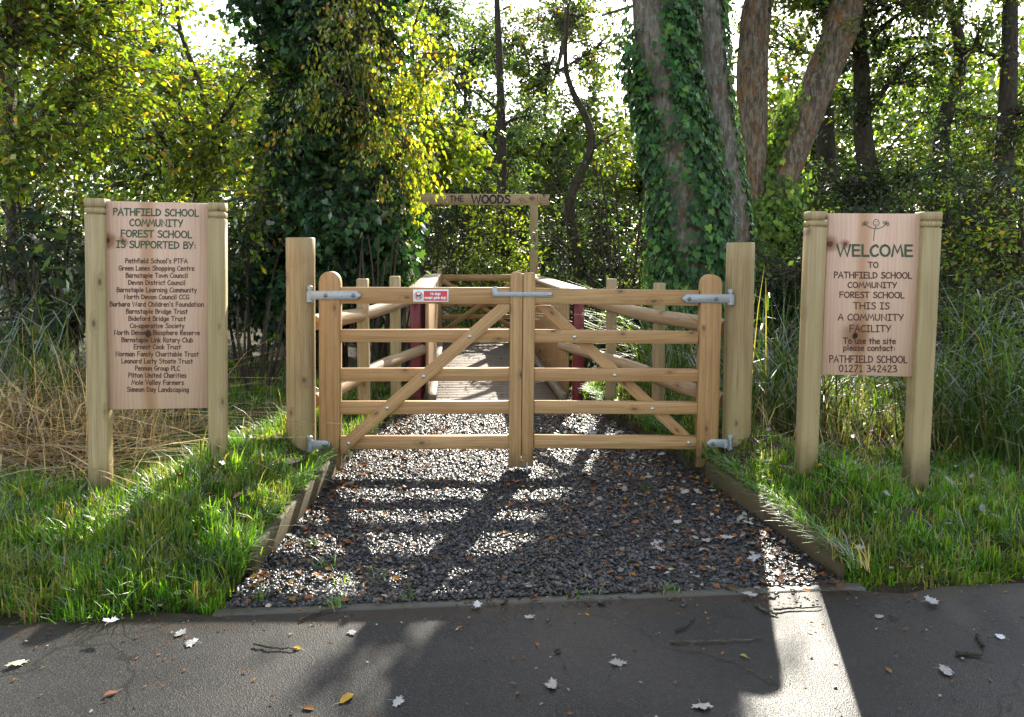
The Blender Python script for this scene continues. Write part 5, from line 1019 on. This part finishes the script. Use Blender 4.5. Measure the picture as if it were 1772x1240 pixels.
for (px, py, s, kind, c_, lab) in (
    (685, 1214, .040, 'maple', PALE, 'pale maple leaf at the bottom edge of the road, left of centre'),
    (1213, 1221, .046, 'maple', PALE, 'large pale maple leaf with its stalk, bottom of the road left of the sunlit strip'),
    (915, 1069, .030, 'maple', PALE, 'small white maple leaf on the wet road just below the kerb strip'),
    (823, 1047, .040, 'maple', (.36, .36, .34), 'grey maple leaf lying across the kerb strip'),
    (908, 938, .034, 'maple', PALE, 'white maple leaf alone on the dark gravel, centre of the path'),
    (335, 1113, .046, 'maple', PALE, 'pale maple leaf on the road below the left verge, largest of the pair'),
    (309, 1096, .040, 'maple', PALE, 'pale crumpled maple leaf against the grass at the road edge on the left'),
    (190, 1076, .044, 'maple', (.42, .44, .46), 'greyish maple leaf standing in the front of the left verge'),
    (612, 1094, .036, 'maple', PALE, 'pale leaf in the small sun patch on the road under the kerb strip'),
    (1298, 1030, .042, 'maple', PALE, 'pale maple leaf on the kerb strip beside the bright wet lane'),
    (1608, 1041, .052, 'maple', PALE, 'broad white maple leaf at the right road edge under the verge'),
    (1524, 1068, .034, 'maple', PALE, 'pale maple leaf on the road below the right verge tip'),
    (1735, 1103, .036, 'maple', (.40, .42, .44), 'curled grey maple leaf at the far right of the road'),
    (1375, 960, .034, 'maple', PALE, 'white maple leaf near the foot of the right edging board'),
    (1256, 931, .058, 'maple', (.34, .34, .32), 'largest flat greyish leaf on the gravel near the right edging board'),
    (1293, 905, .046, 'maple', (.44, .44, .42), 'pale leaf on the gravel touching the middle of the right edging board'),
    (515, 1122, .028, 'oval', YEL, 'yellow leaf with a stalk on the shaded road, left of centre'),
    (795, 1086, .024, 'oval', (.26, .13, .04), 'tan oval leaf on the road below the kerb strip'),
    (930, 1115, .022, 'oval', ORA, 'orange leaf scrap on the road right of centre'),
    (600, 1210, .050, 'oval', (.34, .22, .03), 'mustard-coloured crumpled leaf with a pale stalk at the bottom of the road'),
    (533, 1226, .036, 'oval', (.20, .09, .03), 'brown curled leaf in the sunlit corner of the road'),
    (193, 1201, .038, 'oval', (.18, .085, .04), 'dull brown leaf in the sunlit left foreground of the road'),
    (960, 1186, .050, 'maple', DRK, 'black sodden leaf flattened on the road, bottom centre'),
    (1072, 1150, .046, 'maple', DRK, 'black sodden leaf on the road left of the bright lane'),
    (1632, 1162, .050, 'maple', DRK, 'black sodden leaf on the road at lower right'),
    (965, 1128, .030, 'oval', DRK, 'small dark wet leaf near the middle of the road'),
    (1538, 1160, .026, 'oval', (.24, .14, .06), 'tan leaf on the shaded road right of the bright lane'),
    (1287, 1136, .026, 'oval', (.30, .28, .05), 'yellow-green leaf on the road just left of the bright lane'),
    (1015, 996, .030, 'oval', YEL, 'yellow leaf on the dark gravel right of centre'),
    (30, 1152, .050, 'maple', (.36, .34, .22), 'yellowed leaf with a long stalk at the left edge of the road')):
    z = .006 if py > 1050 else .016
    if lab.startswith('greyish maple leaf standing'): z = .06
    tag(fallen(gp(px, py, z), s * .8, rs.uniform(0, 6.28), c_, kind, rs), lab, 'leaf')
for i in range(70):      # pale leaves strewn over the shaded right half of the path
    y = rs.uniform(-1.7, 1.2); x = xr(y) - rs.beta(1, 3.2) * 1.5 - .04
    tag(fallen((x, y, .016), rs.uniform(.018, .042), rs.uniform(0, 6.28), np.array((.21, .20, .185)) * rs.uniform(.4, 1.4), 'maple', rs, .2), 'pale upturned maple leaf strewn on the shaded right part of the gravel path', 'leaf', 'pale leaves on the gravel')
for i in range(60):
    y = rs.uniform(-1.75, 1.0); x = rs.uniform(xl(y) + .05, xr(y) - .05)
    tag(fallen((x, y, .016), rs.uniform(.014, .026), rs.uniform(0, 6.28), np.array(ORA if rs.rand() < .7 else YEL) * rs.uniform(.7, 1.25), 'oval', rs, .25), 'small orange or yellow leaf lying on the dark gravel of the path', 'leaf', 'orange leaves on the gravel')
for i in range(46):
    x = rs.uniform(1.55, 3.2); y = rs.uniform(-1.6, .9)
    tag(fallen((x, y, float(terr(x, y)) + .045), rs.uniform(.020, .036), rs.uniform(0, 6.28), np.array((.26, .25, .21)) * rs.uniform(.45, 1.1), 'maple', rs, .35), 'pale maple leaf caught in the grass round the welcome sign', 'leaf', 'pale leaves in the right-hand grass')
for i in range(16):
    x = rs.uniform(-3.0, -1.3); y = rs.uniform(-1.6, .9)
    tag(fallen((x, y, float(terr(x, y)) + .07), rs.uniform(.025, .042), rs.uniform(0, 6.28), np.array(PALE if rs.rand() < .4 else ORA) * rs.uniform(.8, 1.1), 'maple', rs, .35), 'fallen leaf caught in the grass round the supporters sign', 'leaf', 'leaves in the left-hand grass')

# twigs on road and path
def twig(label, P, r=.004, c_='bark_dark', z=.012, fork=None):
    pts = [gp(x, y, z) for x, y in P]; pts = smooth(pts, 5) if len(pts) > 2 else np.linspace(pts[0], pts[1], 6)
    pts = pts + RS(len(label)).normal(0, .003, pts.shape) * (1, 1, .5); mb = MB(); tube(mb, pts, np.linspace(r, r * .5, len(pts)), 7)
    o = tag(mb.build('twig', M[c_], base=pts[0], smooth=True), label, 'twig'); return o
twig('long dark reddish twig lying along the gravel near the kerb strip', [(975, 990), (1010, 1012), (1060, 1018), (1140, 1020)], .005)
twig('forked dark twig on the gravel left of the long reddish one', [(900, 1035), (918, 1008), (930, 992), (935, 985)], .004)
twig('thin pale twig lying across the shaded road left of the bright lane', [(1160, 1110), (1230, 1108), (1290, 1106), (1318, 1100)], .0035, 'bark_pale')
twig('mossy stick at the top of the bright lane on the road', [(1308, 1046), (1330, 1058), (1345, 1062)], .007, 'bark_pale')
twig('dark twig lying across the top of the bright lane', [(1340, 1054), (1380, 1052), (1425, 1050)], .0045)
twig('short thick dark stick on the road at lower right', [(1655, 1129), (1702, 1134)], .0075, z=.012)
twig('brown bark chip on the road at right', [(1692, 1100), (1703, 1118)], .0095, z=.012)
twig('small bent black twig on the road left of the lane', [(1172, 1090), (1186, 1084), (1200, 1068)], .005)
twig('thin dark twig at the left end of the kerb strip', [(520, 1072), (560, 1058), (600, 1050)], .004)
twig('pale curved grass stalk on the gravel below the gate', [(745, 830), (760, 815), (763, 800)], .003, 'bark_pale')
twig('thin dark twig on the road under the left verge', [(440, 1115), (480, 1121), (515, 1121)], .004)
twig('short dark twig at the right end of the verge edge', [(1540, 1064), (1556, 1072)], .004)

# reeds and dead stalks
def reeds(label, px, py, Y, n, rx, ry, hgt, pal, seed, wd=.014, lean=.55, bias=None):
    rs = RS(seed); c = gp(px, py, .2); c = at(px, py, Y); x0, y0 = c[0], Y; mb = MB()
    a = rs.uniform(0, 6.28, n); rr = np.sqrt(rs.rand(n)); bx = x0 + rx * rr * np.cos(a); by = y0 + ry * rr * np.sin(a); bz = terr(bx, by)
    ang = rs.uniform(0, 6.28, n) if bias is None else bias + rs.normal(0, .9, n)
    h = hgt * rs.uniform(.45, 1.15, n)
    blades(mb, np.stack([bx, by, bz - .02], 1), h, wd * rs.uniform(.5, 1.2, n), ang, np.abs(rs.normal(lean, .35, n)), pick(rs, n, PAL[pal], .25), rs.normal(0, .6, n), .42)
    # leafy side blades off upright stems
    m = n // 2; k = rs.choice(n, m); t = rs.uniform(.25, .85, m); P = np.stack([bx[k], by[k], bz[k] + h[k] * t * .85], 1)
    blades(mb, P, rs.uniform(.18, .42, m) * hgt, wd * rs.uniform(.6, 1.1, m), rs.uniform(0, 6.28, m), rs.uniform(.6, 1.8, m), pick(rs, m, PAL[pal], .25), rs.normal(0, .5, m), .55)
    o = mb.build('reed_clump', M['grass'], base=(x0, y0, float(terr(x0, y0))), usecol=True); return tag(o, label, 'reeds', 'reed clumps on the verges')
reeds('tall green reed clump just right of the right gate post', 1350, 640, .55, 190, .34, .35, 1.15, 'reed', 501)
reeds('reed clump directly behind the welcome sign', 1500, 650, .7, 170, .55, .3, .85, 'reed', 502)
reeds('arching glossy reed clump right of the welcome sign', 1690, 640, .25, 230, .5, .4, 1.20, 'reed', 503)
reeds('reed clump cut by the right edge of the view', 1790, 680, -.2, 150, .3, .3, 1.0, 'reed', 504)
reeds('sunlit yellow-green reeds at the foot of the ivy trunk behind the gate', 1160, 560, 2.3, 120, .25, .25, 1.25, 'ivylime', 505, .013, .8, math.pi)
reeds('green reed clump at the far left edge behind the dry stalks', 50, 600, .6, 190, .55, .35, 1.05, 'reed', 506)
reeds('low green reed clump behind the right fence', 1180, 620, 1.6, 110, .35, .3, .9, 'reed', 507)
STR = [((.46, .33, .13), 5), ((.58, .44, .20), 3), ((.28, .19, .08), 3), ((.14, .10, .05), 1)]
rs = RS(521); mb = MB(); n = 1500; cx = rs.uniform(-3.8, -2.25, n); cyy = rs.uniform(-.75, .6, n); hz = .32 * np.exp(-((cx + 3.2) / .6) ** 2 - ((cyy - .1) / .5) ** 2)
a = rs.normal(-.25, .75, n) + np.where(rs.rand(n) < .5, math.pi, 0); P = np.stack([cx, cyy, terr(cx, cyy) + hz * rs.uniform(.1, 1.2, n) + .02], 1); L_ = rs.uniform(.25, .95, n)
blades(mb, P, L_ * rs.uniform(.10, .45, n), rs.uniform(.006, .015, n), a, 1 / rs.uniform(.14, .6, n), pick(rs, n, STR, .25), rs.normal(0, .5, n), .28)
n = 260; cx = rs.uniform(-3.5, -2.1, n); cyy = rs.uniform(-.4, .7, n); blades(mb, np.stack([cx, cyy, terr(cx, cyy)], 1), rs.uniform(.4, 1.05, n), rs.uniform(.004, .007, n), rs.uniform(0, 6.28, n), rs.uniform(.1, 1.0, n), pick(rs, n, STR, .2), rs.normal(0, .5, n))
n = 300; cx = rs.uniform(1.6, 3.4, n); cyy = rs.uniform(.0, 1.0, n); blades(mb, np.stack([cx, cyy, terr(cx, cyy)], 1), rs.uniform(.2, .6, n), rs.uniform(.004, .007, n), rs.uniform(0, 6.28, n), rs.uniform(.4, 2.2, n), pick(rs, n, STR, .3), rs.normal(0, .5, n))
tag(mb.build('dry_reeds', M['straw'], base=(-3, 0, .2), usecol=True), 'flattened straw-coloured dead reed stalks heaped on the verges behind the signs', 'dry reeds', kind='stuff')
